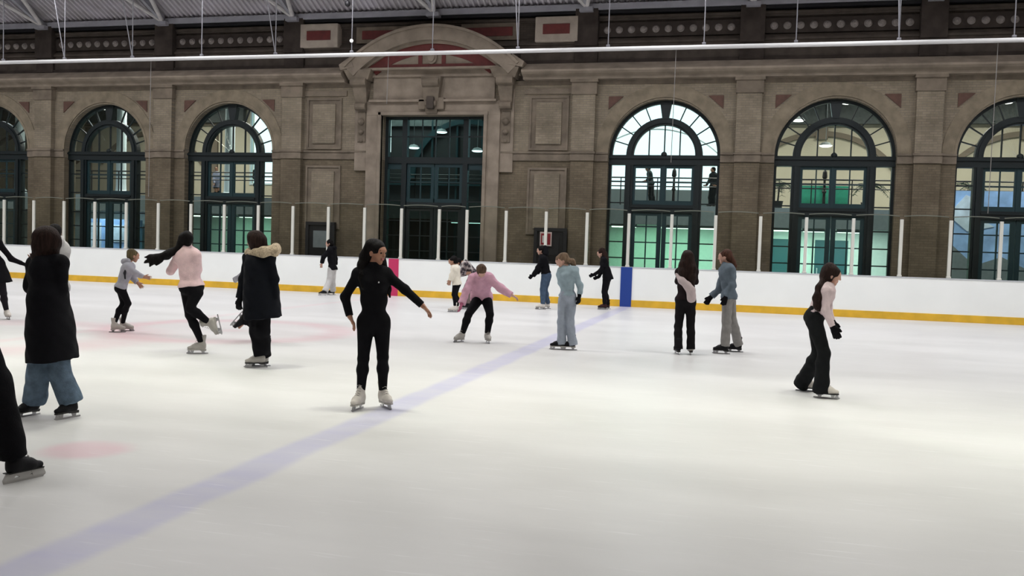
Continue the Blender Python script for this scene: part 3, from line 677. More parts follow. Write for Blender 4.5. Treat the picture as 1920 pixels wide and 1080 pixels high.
# hanging lamps in the concourse
pend = [(2.36,8.12),(3.93,8.06),(1.37,7.44),(2.01,7.35),(3.14,6.3),(9.85,8.04),(-31.6,8.04),(-37.4,8.02),(-13.64,6.86),(-14.97,6.14),(-11.9,6.01),(6.5,8.0)]  # portal entries are lamp reflections in the glass, built as glowing lamps
for i, (x, z) in enumerate(pend):
    s = MB(); s.lathe([(.20, z-.04), (.26, z), (.20, z+.05)], x, 40, 16); g = s.build('hanging_lamp', M_['spot'], loc=(x, 40, z))
    s = MB(); s.lathe([(.27, z+.01), (.16, z+.13), (.04, z+.16)], x, 40, 14); s.tube([(x, 40, z+.15), (x, 40, 11.25)], .015, 5); s.build('shade', M_['grey'], g)
    tag(g, 'small glowing ceiling lamp in the concourse, %s from the left' % ORD[sorted(pend).index((x, z))+1], 'lamp', 'small lamps in the concourse')
s = MB(); s.tube([(-16.15, 40, 5.94), (-16.17, 40, 7.6)], .05, 8); s.tube([(-16.17, 40, 7.6), (-16.17, 40, 11.25)], .012, 5)
tag(s.build('tube_lamp', M_['spot'], loc=(-16.15, 40, 6)), 'upright white tube lamp glimpsed through the portal glass', 'lamp')
# added dark screen that makes the space behind the portal dark
s = MB(); s.box(-19.2, -8.9, 42.0, 42.15, 0, 9.6); s.build('portal_dark_backing', M_['dark']); o = bpy.data.objects['portal_dark_backing']
tag(o, 'added dark backing for the darkness behind the portal', 'screen')
s = MB(); s.arc(-13.0, 4.9, 2.6, 2.85, 0, PI, 41.86, 42.0, 26); s.box(-19.2, -8.9, 41.86, 42.0, 4.55, 4.75)
for i in range(8): s.box(-18.5+i*1.25-.04, -18.5+i*1.25+.04, 41.9, 42.0, 0, 9.5)
s.build('screen_frame', M_['leaf'], o)
s = MB(); s.box(-19, -9, 41.9, 41.98, 7.4, 9.5); s.build('upper_panel', M_['upper'], o)
# banners, posters, doors
def flat(name, x0, x1, z0, z1, y, m, lab, cat, th=.04):
    s = MB(); s.box(x0, x1, y-th, y, z0, z1); return tag(s.build(name, m, bevel=.004), lab, cat)
flat('banner', 1.95, 3.95, ZG, ZG+.95, YG+.85, M_['green'], 'green banner on the gallery railing behind the window', 'banner')
def pdoor(x0, x1, lab):
    o = tag(empty('hall_door', ((x0+x1)/2, YU, 0)), lab, 'door')
    s = MB(); s.box(x0, x1, YU-.08, YU, 0, 2.45); s.build('door_panel', M_['tealdoor'], o, bevel=.01)
    s = MB(); s.box(x0-.09, x0, YU-.1, YU, 0, 2.54); s.box(x1, x1+.09, YU-.1, YU, 0, 2.54); s.box(x0-.09, x1+.09, YU-.1, YU, 2.45, 2.54); s.build('door_frame', M_['whitewall'], o)
    s = MB(); s.tube([(x0+.12, YU-.13, .95), (x0+.12, YU-.13, 1.2)], .02, 8); s.build('handle', M_['cap'], o)
pdoor(3.1, 4.5, 'teal door under the gallery right of centre'); pdoor(1.0, 2.0, 'teal cupboard door under the gallery near the brick pier')
o = flat('poster_wall', 6.7, 11.2, .0, 4.30, 36.9, M_['bluep'], 'large blue poster wall behind the rightmost window', 'poster')
s = MB(); s.prism([(6.7, 2.2), (7.5, 2.3), (8.3, 1.55), (9.2, 1.9), (10.2, 1.4), (11.2, 1.6), (11.2, .9), (6.7, 1.0)], 36.84, 36.862); s.build('wave_shape', M_['grey'], o)
s = MB(); s.prism([(7.3, 3.4), (7.9, 4.15), (8.5, 3.9), (8.2, 3.4), (8.9, 3.0), (8.0, 2.8)], 36.83, 36.862); s.build('light_patch', M_['bluew'], o)
o = tag(empty('blue_reflection_box', (-32.6, 42, 0)), 'added pale blue box for the bluish reflections low in the second window', 'display case')  # added box standing in for bluish reflections in the glass
s = MB(); s.box(-34.2, -31.1, 41.6, 42.4, 0, 2.5); s.build('case', M_['bluep'], o, bevel=.02)
s = MB(); s.box(-34.0, -33.0, 41.55, 41.6, .5, 2.3); s.box(-32.7, -31.3, 41.55, 41.6, 1.3, 2.2); s.build('pane', M_['bluew'], o)
# potted palms on the gallery
def palm(x, y, seed, lab):
    rnd = random.Random(seed); o = tag(empty('potted_palm', (x, y, ZG)), lab, 'plant')
    s = MB(); s.lathe([(.16, ZG), (.22, ZG+.35), (.24, ZG+.36), (.2, ZG+.36)], x, y, 14); s.build('pot', M_['black'], o)
    s = MB(); s.tube([(x, y, ZG+.3), (x+.05, y, ZG+1.0)], .04, 6, .025); s.build('stem', M_['dark'], o)
    s = MB()
    for i in range(13):
        a = rnd.uniform(0, 2*PI); L = rnd.uniform(.5, .85); up_ = rnd.uniform(.2, .7); pts = []
        for j in range(6):
            t = j/5; pts.append((x+.05+math.cos(a)*L*t, y+math.sin(a)*L*t, ZG+1.0+up_*t-1.1*L*t*t*.8))
        s.tube(pts, .03, 4, .006)
        for j in range(1, 6):
            p = Vector(pts[j])
            for g in (-1, 1):
                d = Vector((-math.sin(a)*g, math.cos(a)*g, -.5))*.16; s.tube([p, p+d], .012, 3, .004)
    s.build('frond', M_['leafg'], o)
palm(1.3, 39.3, 1, 'dark potted palm behind the left side of the banner window'); palm(4.75, 39.3, 2, 'dark potted palm behind the right side of the banner window'); palm(8.35, 38.6, 3, 'dark potted palm behind the rightmost window')

# ------------------------------------------------------------------ figures: smooth blended volumes turned into meshes
def U(v): v = np.asarray(v, float); return v/max(1e-9, np.linalg.norm(v))
def rc(a, b, ra, rb, n=None, fk=1.0, k=.03, sub=False): return (np.asarray(a, float), np.asarray(b, float), ra, rb, n, fk, k, sub)
def field(grid, F, prims, t=0.0):
    xs, ys, zs = grid
    for (a, b, ra, rb, n, fk, k, sub) in prims:
        R = max(ra, rb)+t+k+.03
        lo, hi = np.minimum(a, b)-R, np.maximum(a, b)+R
        sl = []
        for ax, q, w in ((0, xs, 0), (1, ys, 0), (2, zs, 0)):
            i0, i1 = np.searchsorted(q, lo[ax]), np.searchsorted(q, hi[ax])
            sl.append(slice(max(0, i0-1), i1+1))
        X, Y, Z = xs[sl[0]][:, None, None], ys[sl[1]][None, :, None], zs[sl[2]][None, None, :]
        if X.size*Y.size*Z.size == 0: continue
        px, py, pz = X-a[0], Y-a[1], Z-a[2]; ba = b-a
        if n is not None and fk != 1.0:
            d = (px*n[0]+py*n[1]+pz*n[2])*(fk-1); px, py, pz = px+d*n[0], py+d*n[1], pz+d*n[2]
            ba = ba+(fk-1)*np.dot(ba, n)*np.asarray(n)
        L2 = max(1e-9, float(ba@ba)); tt = np.clip((px*ba[0]+py*ba[1]+pz*ba[2])/L2, 0, 1)
        d = np.sqrt((px-tt*ba[0])**2+(py-tt*ba[1])**2+(pz-tt*ba[2])**2)-(ra+(rb-ra)*tt)
        if fk > 1.0: d = d*(1-.25*(1-1/fk))
        G = F[sl[0], sl[1], sl[2]]
        if sub:
            d = -(d); h = np.maximum(k-np.abs(G-d), 0)/k; G[...] = np.maximum(G, d)+h*h*k*.25
        else:
            d = d-t; h = np.maximum(k-np.abs(G-d), 0)/k; G[...] = np.minimum(G, d)-h*h*k*.25
    return F
def nets(F, grid):
    xs, ys, zs = grid; S = F < 0; nx, ny, nz = F.shape
    c = np.zeros((nx-1, ny-1, nz-1), np.uint8)
    for i in (0, 1):
        for j in (0, 1):
            for k in (0, 1): c += S[i:nx-1+i, j:ny-1+j, k:nz-1+k]
    act = np.argwhere((c > 0) & (c < 8)); 
    if len(act) == 0: return np.zeros((0, 3)), np.zeros((0, 4), int)
    I, J, K = act.T; acc = np.zeros((len(act), 3)); cnt = np.zeros(len(act))
    cor = [(i, j, k) for i in (0, 1) for j in (0, 1) for k in (0, 1)]
    pos = lambda o: np.stack([xs[I+o[0]], ys[J+o[1]], zs[K+o[2]]], 1)
    for o in cor:
        for ax in range(3):
            if o[ax]: continue
            q = list(o); q[ax] = 1
            f0, f1 = F[I+o[0], J+o[1], K+o[2]], F[I+q[0], J+q[1], K+q[2]]; m = (f0 < 0) != (f1 < 0)
            t = np.where(m, f0/np.where(m, f0-f1, 1), 0)[:, None]
            acc += np.where(m[:, None], pos(o)*(1-t)+pos(q)*t, 0); cnt += m
    V = acc/cnt[:, None]; idx = -np.ones(c.shape, np.int64); idx[I, J, K] = np.arange(len(act)); Q = []
    for ax in range(3):
        A = [slice(None)]*3; B = [slice(None)]*3; A[ax] = slice(0, -1); B[ax] = slice(1, None)
        e = S[tuple(A)] != S[tuple(B)]; o1, o2 = [x for x in range(3) if x != ax]
        E = np.argwhere(e); E = E[(E[:, o1] > 0) & (E[:, o2] > 0) & (E[:, o1] < F.shape[o1]-1) & (E[:, o2] < F.shape[o2]-1)]
        if len(E) == 0: continue
        def cell(d1, d2): q = E.copy(); q[:, o1] -= d1; q[:, o2] -= d2; return idx[q[:, 0], q[:, 1], q[:, 2]]
        q = np.stack([cell(1, 1), cell(0, 1), cell(0, 0), cell(1, 0)], 1)
        inside = S[E[:, 0], E[:, 1], E[:, 2]]; flip = inside if ax != 1 else ~inside
        q[~flip] = q[~flip][:, ::-1]; Q.append(q)
    Q = np.concatenate(Q); Q = Q[(Q >= 0).all(1)]
    return V, Q
def to_mesh(name, V, Q, m):
    me = bpy.data.meshes.new(name); me.vertices.add(len(V)); me.vertices.foreach_set('co', V.astype(np.float32).ravel())
    me.loops.add(len(Q)*4); me.loops.foreach_set('vertex_index', Q.astype(np.int32).ravel())
    me.polygons.add(len(Q)); me.polygons.foreach_set('loop_start', np.arange(len(Q), dtype=np.int32)*4)
    me.polygons.foreach_set('use_smooth', np.ones(len(Q), bool)); me.update(calc_edges=True); me.materials.append(m)
    return me
def volume(name, m, stages, vox, parent=None, t=0.0, fold=0.0, seed=0):
    """stages: list of (prims, clips, inflate); clips = (point, outward normal), soft union of the stages"""
    pts = [q for st_ in stages for p in st_[0] if not p[7] for q in (p[0]-max(p[2], p[3])-st_[2], p[0]+max(p[2], p[3])+st_[2], p[1]-max(p[2], p[3])-st_[2], p[1]+max(p[2], p[3])+st_[2])]
    lo, hi = np.min(pts, 0)-vox*3-.01, np.max(pts, 0)+vox*3+.01
    grid = [np.arange(lo[i], hi[i]+vox, vox) for i in range(3)]
    T_ = None
    for prims, clips, infl in stages:
        F = np.full([len(g) for g in grid], .12, np.float32); field(grid, F, prims, infl)
        for (p, nrm) in clips:
            d = ((grid[0]-p[0])*nrm[0])[:, None, None]+((grid[1]-p[1])*nrm[1])[None, :, None]+((grid[2]-p[2])*nrm[2])[None, None, :]
            F = np.maximum(F, d)
        if T_ is None: T_ = F
        else: k = .03; h = np.maximum(k-np.abs(T_-F), 0)/k; T_ = np.minimum(T_, F)-h*h*k*.25
    if fold:
        X, Y, Z = grid[0][:, None, None], grid[1][None, :, None], grid[2][None, None, :]
        w = np.sin(X*23+Z*9+seed)*np.sin(Y*21-Z*13+seed*2)+.6*np.sin(Z*41+X*17+Y*11+seed)*np.sin(X*31-Y*27)
        T_ = T_+fold*w*(np.abs(T_) < .1)
    V, Q = nets(T_, grid)
    o = bpy.data.objects.new(name, to_mesh(name, V, Q, m)); C.objects.link(o)
    if parent: o.parent = parent
    return o

def torso(J, F, g, w, fem, belly=1.0):
    N, P = J['N'], J['P']; up_ = U(N-P); R = U(J['SR']-J['SL']); F = U(F-np.dot(F, up_)*up_); R = U(R-np.dot(R, F)*F)
    L = N-P; W = P+.40*L; Cc = P+.72*L; pr = []; a = g*w
    pr.append(rc(P-R*.075*a-up_*.01, P+R*.075*a-up_*.01, .098*a, .098*a, F, 1.12, .05))
    pr.append(rc(P-F*.045*a-R*.05*a-up_*.02, P-F*.045*a+R*.05*a-up_*.02, .075*a, .075*a, None, 1, .05))
    pr.append(rc(P, W, .115*a, .095*a, F, 1.2, .06))
    pr.append(rc(W-R*.042*a, W+R*.042*a, .082*a, .082*a, F, 1.15, .08))
    pr.append(rc(W, Cc, .095*a, .115*a, F, 1.2, .07))
    pr.append(rc(Cc-R*.055*a, Cc+R*.055*a, .105*a, .105*a, F, 1.15, .07))
    pr.append(rc(Cc+up_*.06*g-R*.06*a, Cc+up_*.06*g+R*.06*a, .085*a, .085*a, F, 1.1, .06))
    for s_ in ('SL', 'SR'):
        pr.append(rc(N-up_*.03*g, J[s_], .055*g, .05*g, None, 1, .05))
        pr.append(rc(Cc+up_*.03*g, J[s_], .06*g, .048*g, None, 1, .05))
    if fem:
        for s_ in (-1, 1): pr.append(rc(Cc+F*.068*a+s_*R*.062*a-up_*.01, Cc+F*.07*a+s_*R*.062*a-up_*.03, .055*a, .05*a, None, 1, .04))
    return pr
def neck(J, g, f): return [rc(J['N']-U(J['H']-J['N'])*.03, J['H']-U(J['H']-J['N'])*.05-f*.02, .052*g, .047*g, None, 1, .03)]
def headprims(J, f, hs):
    H = J['H']; u = U(J['H']-J['N']); 
    u = np.array([0, 0, 1.])*.7+u*.3; u = U(u-np.dot(u, f)*f); r = U(np.cross(f, u)); s_ = hs
    p = [rc(H+(u*.022-f*.028)*s_, H+(u*.018+f*.022)*s_, .083*s_, .078*s_, r, 1.12, .03),
         rc(H+(-u*.02+f*.03)*s_, H+(-u*.072+f*.046)*s_, .060*s_, .036*s_, r, 1.08, .03),
         rc(H+(-u*.094+f*.062)*s_, H+(-u*.096+f*.064)*s_, .018*s_, .018*s_, None, 1, .02)]
    for g in (-1, 1):
        p.append(rc(H+(-u*.035+f*.055+g*r*.03)*s_, H+(-u*.045+f*.05+g*r*.034)*s_, .028*s_, .025*s_, None, 1, .02))
        p.append(rc(H+(u*.002+f*.108+g*r*.03)*s_, H+(u*.002+f*.108+g*r*.036)*s_, .020*s_, .018*s_, None, 1, .012, True))
        p.append(rc(H+(-u*.012-f*.008+g*r*.074)*s_, H+(-u*.03-f*.004+g*r*.072)*s_, .026*s_, .017*s_, r, 2.4, .008))
    p.append(rc(H+(u*.026+f*.085-r*.028)*s_, H+(u*.026+f*.085+r*.028)*s_, .012*s_, .012*s_, None, 1, .02))
    p.append(rc(H+(u*.012+f*.092)*s_, H+(-u*.026+f*.106)*s_, .008*s_, .0125*s_, None, 1, .012))
    p.append(rc(H+(-u*.054+f*.084-r*.014)*s_, H+(-u*.054+f*.084+r*.014)*s_, .009*s_, .009*s_, None, 1, .006))
    p.append(rc(H+(-u*.066+f*.083-r*.010)*s_, H+(-u*.066+f*.083+r*.010)*s_, .009*s_, .009*s_, None, 1, .006))
    return p, u, r
def handprims(W, d, side, hs, vox, curl=.5, grow=0):
    """palm, four bent fingers, thumb; side = thumb direction"""
    d = U(d); side = U(side-np.dot(side, d)*d); n = U(np.cross(d, side)); p = []
    rr = lambda x: max((x+grow)*hs, vox*.72)
    p.append(rc(W-d*.02*hs, W+d*.02*hs, (.026+grow)*hs, (.028+grow)*hs, n, 1.4, .02))
    p.append(rc(W+d*.025*hs+side*.008, W+d*.072*hs, (.032+grow)*hs, (.036+grow)*hs, n, 2.2, .015))
    for i, L in enumerate((.068, .076, .071, .056)):
        b = W+(d*.078+side*(.030-.0195*i)+n*0)*hs; a = curl*.35+.05*i; seg = L*hs/2.6
        for j, f_ in enumerate((1.1, .85, .65)):
            dd = U(d*math.cos(a)+n*math.sin(a)+side*(.10-.07*i)); e = b+dd*seg*f_
            p.append(rc(b, e, rr(.0088-.001*j), rr(.0080-.001*j), None, 1, .005)); b = e; a += curl*.65
    b = W+(d*.030+side*.026)*hs; dd = U(d*.62+side*.70+n*.25)
    e = b+dd*.034*hs; p.append(rc(b, e, rr(.0125), rr(.0105), None, 1, .012)); dd = U(d*.85+side*.35+n*.3); p.append(rc(e, e+dd*.028*hs, rr(.0105), rr(.0085), None, 1, .005))
    return p

# skates ------------------------------------------------------------
def boot_prims():
    y = np.array([0, 1., 0])
    return [rc((-.062,0,.15),(-.070,0,.255),.042,.050,y,1.12,.03), rc((-.078,0,.10),(-.078,0,.12),.040,.040,None,1,.03),
            rc((-.06,0,.098),(.04,0,.098),.043,.040,None,1,.03), rc((-.045,0,.14),(.03,0,.105),.040,.035,None,1,.04),
            rc((.04,0,.093),(.105,0,.086),.040,.033,np.array([0,0,1.]),1.25,.03)]
BOOT = {}
def boot_mesh(m):
    if m.name not in BOOT:
        vol = volume('boot', m, [(boot_prims(), [(np.array([0,0,.066]), np.array([0,0,-1.])), (np.array([-.07,0,.268]), U([.12,0,1.]))], 0)], .006)
        BOOT[m.name] = vol.data; bpy.data.objects.remove(vol)
    return BOOT[m.name]
def skate_hard(m_sole, m_blade, hockey=False):
    key = (m_sole.name, hockey)
    if key in BOOT: return BOOT[key]
    s = MB()
    if not hockey:
        outline = [(-.118,.028),(-.122,-.0),(-.118,-.028),(-.05,-.030),(.02,-.034),(.08,-.040),(.125,-.026),(.138,0),(.125,.026),(.08,.040),(.02,.034),(-.05,.030)]
        a = [s.bm.verts.new((x, y, .052)) for x, y in outline]; b2 = [s.bm.verts.new((x, y, .068)) for x, y in outline]
        s.bm.faces.new(list(reversed(a))); s.bm.faces.new(b2)
        for i in range(12): s.bm.faces.new([a[i], a[(i+1) % 12], b2[(i+1) % 12], b2[i]])
        s.hexa([(-.115,-.026,.040),(-.04,-.024,.044),(-.04,.024,.044),(-.115,.026,.040),(-.118,-.028,.054),(-.03,-.028,.054),(-.03,.028,.054),(-.118,.028,.054)])
        bmesh.ops.recalc_face_normals(s.bm, faces=s.bm.faces[:])
        sole = bpy.data.meshes.new('sole'); s.bm.to_mesh(sole); sole.materials.append(m_sole)
        s = MB(); s.prism([(-.150,.004),(-.145,.0),(.125,.0),(.148,.010),(.152,.020),(.142,.020),(.120,.016),(-.145,.016)], -.0025, .0025)
        for x0, x1 in ((-.095, -.06), (.055, .085)): s.prism([(x0, .012), (x1, .012), (x1+.012, .052), (x0-.012, .052)], -.004, .004)
        s.prism([(.085, .012), (.14, .012), (.125, .052), (.105, .052)], -.003, .003)
        s.box(-.11, -.04, -.02, .02, .044, .052) if False else None
    else:
        s.prism([(-.12,.062),(.125,.062),(.13,.07),(-.125,.07)], -.034, .034)
        sole = bpy.data.meshes.new('sole'); bmesh.ops.recalc_face_normals(s.bm, faces=s.bm.faces[:]); s.bm.to_mesh(sole); sole.materials.append(m_sole)
        s = MB()     # moulded holder with two windows
        s.prism([(-.145,.012),(.150,.012),(.152,.03),(.146,.034),(-.14,.026)], -.008, .008)
        s.prism([(-.145,.02),(-.085,.02),(-.04,.066),(-.115,.066)], -.012, .012); s.prism([(.06,.02),(.152,.02),(.135,.066),(.045,.066)], -.012, .012)
        s.prism([(-.115,.056),(.135,.056),(.135,.067),(-.115,.067)], -.018, .018); s.prism([(-.03,.03),(.03,.03),(.09,.05),(.10,.058),(-.08,.058)], -.009, .009)
        s.prism([(-.142,.001),(-.13,-.0),(.135,-.0),(.152,.012),(-.148,.013)], -.0022, .0022)
    blade = bpy.data.meshes.new('blade'); bmesh.ops.recalc_face_normals(s.bm, faces=s.bm.faces[:]); s.bm.to_mesh(blade); blade.materials.append(m_blade)
    BOOT[key] = (sole, blade); return BOOT[key]
M_['steel'] = mat('blade_steel', (.42, .42, .44), .3, .85); M_['holder'] = mat('white_holder', (.50, .49, .48), .45)
M_['sole_b'] = mat('black_sole', (.012, .011, .011), .5); M_['sole_w'] = mat('pale_sole', (.42, .40, .37), .6)
def leather(name, col): return mat(name, col, .6, bump=.15, bscale=60, var=.06, scale=20, spec=.18)
BOOTM = {'white': leather('white_leather', (.66, .62, .57)), 'black': leather('black_leather', (.006, .006, .008)), 'grey': leather('worn_grey_leather', (.42, .40, .37)), 'maroon': leather('maroon_leather', (.035, .012, .014))}
LACE = mat('lace', (.35, .33, .31), .8)
def lace_mesh():
    if 'lace' in BOOT: return BOOT['lace']
    s = MB()
    for i in range(6):
        t = i/5; x = .045-.062*t; z = .138+.105*t*(.55+.45*t) if i else .135
        s.tube([(x-.002, -.024, z-.006), (x+.008, 0, z+.004), (x-.002, .024, z-.006)], .0035, 5)
    me = bpy.data.meshes.new('laces'); s.bm.to_mesh(me); me.materials.append(LACE); BOOT['lace'] = me; return me
def skate(parent, G, d, u, size, col, sole='sole_b', hockey=False, laces=False):
    d = U(d); u = U(u-np.dot(u, d)*d); l = np.cross(u, d)
    Mx = Matrix(((d[0], l[0], u[0], G[0]), (d[1], l[1], u[1], G[1]), (d[2], l[2], u[2], G[2]), (0, 0, 0, 1))) @ Matrix.Diagonal((size, size, size, 1))
    b = bpy.data.objects.new('ice_skate', boot_mesh(BOOTM[col])); C.objects.link(b); b.parent = parent; b.matrix_local = Mx
    so_, bl = skate_hard(M_[sole], M_['holder'] if hockey else M_['steel'], hockey)
    for nm, me in (('sole', so_), ('blade', bl)) + ((('laces', lace_mesh()),) if laces else ()):
        q = bpy.data.objects.new(nm, me); C.objects.link(q); q.parent = b
    return b
def ankle_of(G, d, u, size): d = U(d); u = U(u-np.dot(u, d)*d); return G-d*.062*size+u*.15*size

# materials for people
def cloth(name, col, var=.08, rough=.9, bump=.35): return mat(name, col, rough, var=var, scale=14, bump=bump, bscale=90, spec=.15)
def skin(name, col): 
    m = mat(name, col, .5, var=.05, scale=12, bump=.05, bscale=200, spec=.35)
    m.node_tree.nodes['Principled BSDF'].inputs['Subsurface Weight'].default_value = .08; m.node_tree.nodes['Principled BSDF'].inputs['Subsurface Radius'].default_value = (.01, .004, .002); return m
def hairm(name, col): return mat(name, col, .62, var=.5, scale=9, bump=.6, bscale=26, spec=.12, stretch=(5, 5, .6))
SKIN = {'tan': skin('tan_skin', (.36, .18, .115)), 'pale': skin('pale_skin', (.52, .31, .24)), 'mid': skin('mid_skin', (.40, .22, .15))}
HAIR = {'black': hairm('black_hair', (.004, .003, .003)), 'brown': hairm('dark_brown_hair', (.020, .010, .008)), 'mid': hairm('brown_hair', (.09, .055, .035)), 'light': hairm('fair_hair', (.17, .115, .075)), 'red': hairm('auburn_hair', (.065, .028, .018)), 'olive': hairm('sandy_hair', (.10, .080, .040))}
EYE = mat('dark_eye', (.01, .008, .007), .2); LIP = mat('lips', (.30, .075, .07), .45)
cm = {}
def CL(name, col, **k):
    if name not in cm: cm[name] = cloth(name, col, **k)
    return cm[name]

def person(key, label, skin_='mid', hair='brown', g=1.0, w=1.0, fem=True, vox=.008, top=None, legs=None, boots=('white', 'sole_b'), gloves=None, group=None, skirt=None,
           hood=None, extras=(), hair_t=0.0, cap=True, z0=0.0, curl=.5, hockey=False, laces=False, hairy=None, one=False, cat='person', details=False, legshape=None, hemz=None, boot_size=1.0):
    D = POSES[key]; B = D['B']; J = {k: np.array(v) for k, v in D['J'].items()}; f = U(D['face']); front = U(D['front'])
    feet = [[np.array(q) for q in ft] for ft in D['feet']]
    A = [ankle_of(ft[0], ft[1], ft[2], boot_size) for ft in feet]
    for i, kn in enumerate(('KL', 'KR')):      # boots lean with the shin
        G, d, u = feet[i]
        if abs(G[2]) < .01:
            sh = U(J[kn]-A[i]); u = U(u*.55+sh*.45); feet[i][2] = u; A[i] = ankle_of(G, d, u, boot_size)
    hs = .5+.5*g
    tp = torso(J, front, g, w, fem); hp, hu, hr = headprims(J, f, hs); nk = neck(J, g, f)
    lg = []
    for i, (h_, k_) in enumerate((('HL', 'KL'), ('HR', 'KR'))):
        H, K = J[h_], J[k_]; a = g*w; back = -front; cf = A[i]+(K-A[i])*.66+back*.018
        lg.append(rc(H, K, .083*a, .053*a, None, 1, .04)); lg.append(rc(K+U(A[i]-K)*.02, cf, .050*a, .054*a, None, 1, .03)); lg.append(rc(cf, A[i], .053*a, .034*a, None, 1, .03))
    ar = []
    for s_, e_, w_ in (('SL', 'EL', 'WL'), ('SR', 'ER', 'WR')):
        ar.append(rc(J[s_], J[e_], .046*g, .036*g, None, 1, .03)); ar.append(rc(J[e_], J[e_]*.6+J[w_]*.4, .036*g, .034*g, None, 1, .02)); ar.append(rc(J[e_]*.6+J[w_]*.4, J[w_], .034*g, .024*g, None, 1, .02))
    hd = []
    hdir = D.get('hands') or [J['WL']-J['EL'], J['WR']-J['ER']]
    for i, w_ in enumerate(('WL', 'WR')):
        side = front+np.array([0, 0, .4]); hd.append(handprims(J[w_], np.array(hdir[i]), side, hs, vox, curl))
    fo = [rc(A[i], A[i]+U(feet[i][1])*.10*boot_size-U(feet[i][2])*.045*boot_size, .026*g, .022*g, None, 1, .02) for i in (0, 1)]
    body = volume('person', SKIN[skin_], [(tp+lg+ar+nk+hp+hd[0]+hd[1]+fo, [], 0)], vox)
    body.location = (B[0], B[1], z0 if len(B) < 3 else B[2])
    tag(body, label, cat, group)
    # face details
    if details:
        H = J['H']
        s = MB()
        for q in (-1, 1): s.ball(H+(hu*.001+f*.086+q*hr*.031)*hs, .0105*hs, seg=10)
        s.build('eyes', EYE); o = bpy.data.objects['eyes'] if 'eyes' in bpy.data.objects else None
        o = [x for x in C.objects if x.name.startswith('eyes')][-1]; o.parent = body; o.name = 'eye_pair'
        volume('eyebrows', HAIR[hair], [([rc(H+(hu*.022+f*.096+q*hr*.018)*hs, H+(hu*.026+f*.086+q*hr*.046)*hs, .0045, .0035, None, 1, .004) for q in (-1, 1)], [], 0)], .003, body)
        volume('lips', LIP, [([rc(H+(-hu*.056+f*.089-hr*.015)*hs, H+(-hu*.056+f*.089+hr*.015)*hs, .0085, .0085, None, 1, .004), rc(H+(-hu*.065+f*.088-hr*.011)*hs, H+(-hu*.065+f*.088+hr*.011)*hs, .008, .008, None, 1, .004)], [], 0)], .003, body)
    # legs
    N, P = J['N'], J['P']; up_ = U(N-P)
    lm, lt = legs[0], legs[1]; lp = []
    shape = legs[2] if len(legs) > 2 else None     # radii at hip, knee, hem
    for i, (h_, k_) in enumerate((('HL', 'KL'), ('HR', 'KR'))):
        H, K = J[h_], J[k_]; a = g*w
        if shape:
            E = A[i] if len(legs) < 4 else A[i]-U(K-A[i])*legs[3]
            lp.append(rc(H, K, shape[0]*a, shape[1]*a, None, 1, .03)); lp.append(rc(K, E, shape[1]*a, shape[2]*a, None, 1, .03))
            lp[-2:] = [lp[-2], lp[-1]]
    hipp = [p for p in tp[:3]]
    top_clip = (P+up_*(.11 if len(legs) < 5 else legs[4])*g, up_)
    st1 = (hipp+[tp[3]], [top_clip], lt)
    if shape:
        st2 = []
        for i in (0, 1):
            E = A[i]-U((J['KL'], J['KR'])[i]-A[i])*(legs[3] if len(legs) > 3 else .0)
            cl_ = [(E, -U((J['KL'], J['KR'])[i]-E))]
            st2.append(([lp[2*i], lp[2*i+1]], cl_, 0.0)); st2.append((lg[3*i:3*i+3], cl_, .009))
        volume('trousers', lm, [st1]+st2, vox, body, fold=.005, seed=hash(key) % 7 if False else len(key))
    else:
        volume('leggings', lm, [st1]+[(lg[3*i:3*i+3], [(A[i]+U((J['KL'], J['KR'])[i]-A[i])*.02, -U((J['KL'], J['KR'])[i]-A[i]))], lt) for i in (0, 1)], vox, body, fold=.0008)
    # top
    tm, tt, hem, sleeve = top[:4]; fold = top[4] if len(top) > 4 else .004; nm = top[5] if len(top) > 5 else 'sweater'
    stT = (tp+[rc(N-up_*.02, N+up_*.015, .055*g, .05*g, None, 1, .03)], [(P+up_*hem*g, -up_), (N+up_*.045*g, up_)], tt)
    sa = []
    for s_, e_, w_ in (('SL', 'EL', 'WL'), ('SR', 'ER', 'WR')):
        E = J[e_]+(J[w_]-J[e_])*sleeve
        sa.append(([rc(J[s_], J[e_], .046*g, .038*g, None, 1, .03), rc(J[e_], E, .038*g, .030*g, None, 1, .03)], [(E, U(E-J[e_]))], tt))
    if skirt:
        nmS, hemc = skirt; pts = D['extra']['skirt']; ps = []
        Fn = U(front-np.dot(front, up_)*up_)
        for (a_, b_) in zip(pts, pts[1:]):
            ps.append(rc(a_[0], b_[0], a_[1], b_[1], Fn, 1.35, .04))
        e = np.array(pts[-1][0]); q = np.array(pts[-2][0]); dn = U(e-q)
        stS = (ps, [(e, dn)], 0.0); volume(nm, tm, [stT, stS]+sa, max(vox, .009), body, fold=fold, seed=3)
    else:
        volume(nm, tm, [stT]+sa, vox, body, fold=fold, seed=len(label) % 5)
    # hair
    hl = []
    H = J['H']
    if cap:
        hl += [rc(H+(hu*.030-f*.030)*hs, H+(hu*.026+f*.006)*hs, (.090+hair_t)*hs, (.084+hair_t)*hs, hr, 1.10, .02), rc(H+(-hu*.03-f*.05)*hs, H+(-hu*.055-f*.045)*hs, (.062+hair_t)*hs, (.05+hair_t)*hs, None, 1, .03)]
    seg = []
    for c_ in D.get('hair', []):
        if not c_ or c_[1] is None: seg = []; continue
        if seg: hl.append(rc(seg[-1][0], c_[0], seg[-1][1], c_[1], None, 1, .03))
        seg.append(c_)
    ones = []
    cut = [rc(H+(-hu*.035+f*.115)*hs, H+(hu*.0+f*.115)*hs, .072*hs, .068*hs, hr, .95, .012, True)] if cap else []
    if hl: volume('hair', HAIR[hair], [(hl+cut, [], 0)], min(vox, .008), body, fold=.006, seed=2)
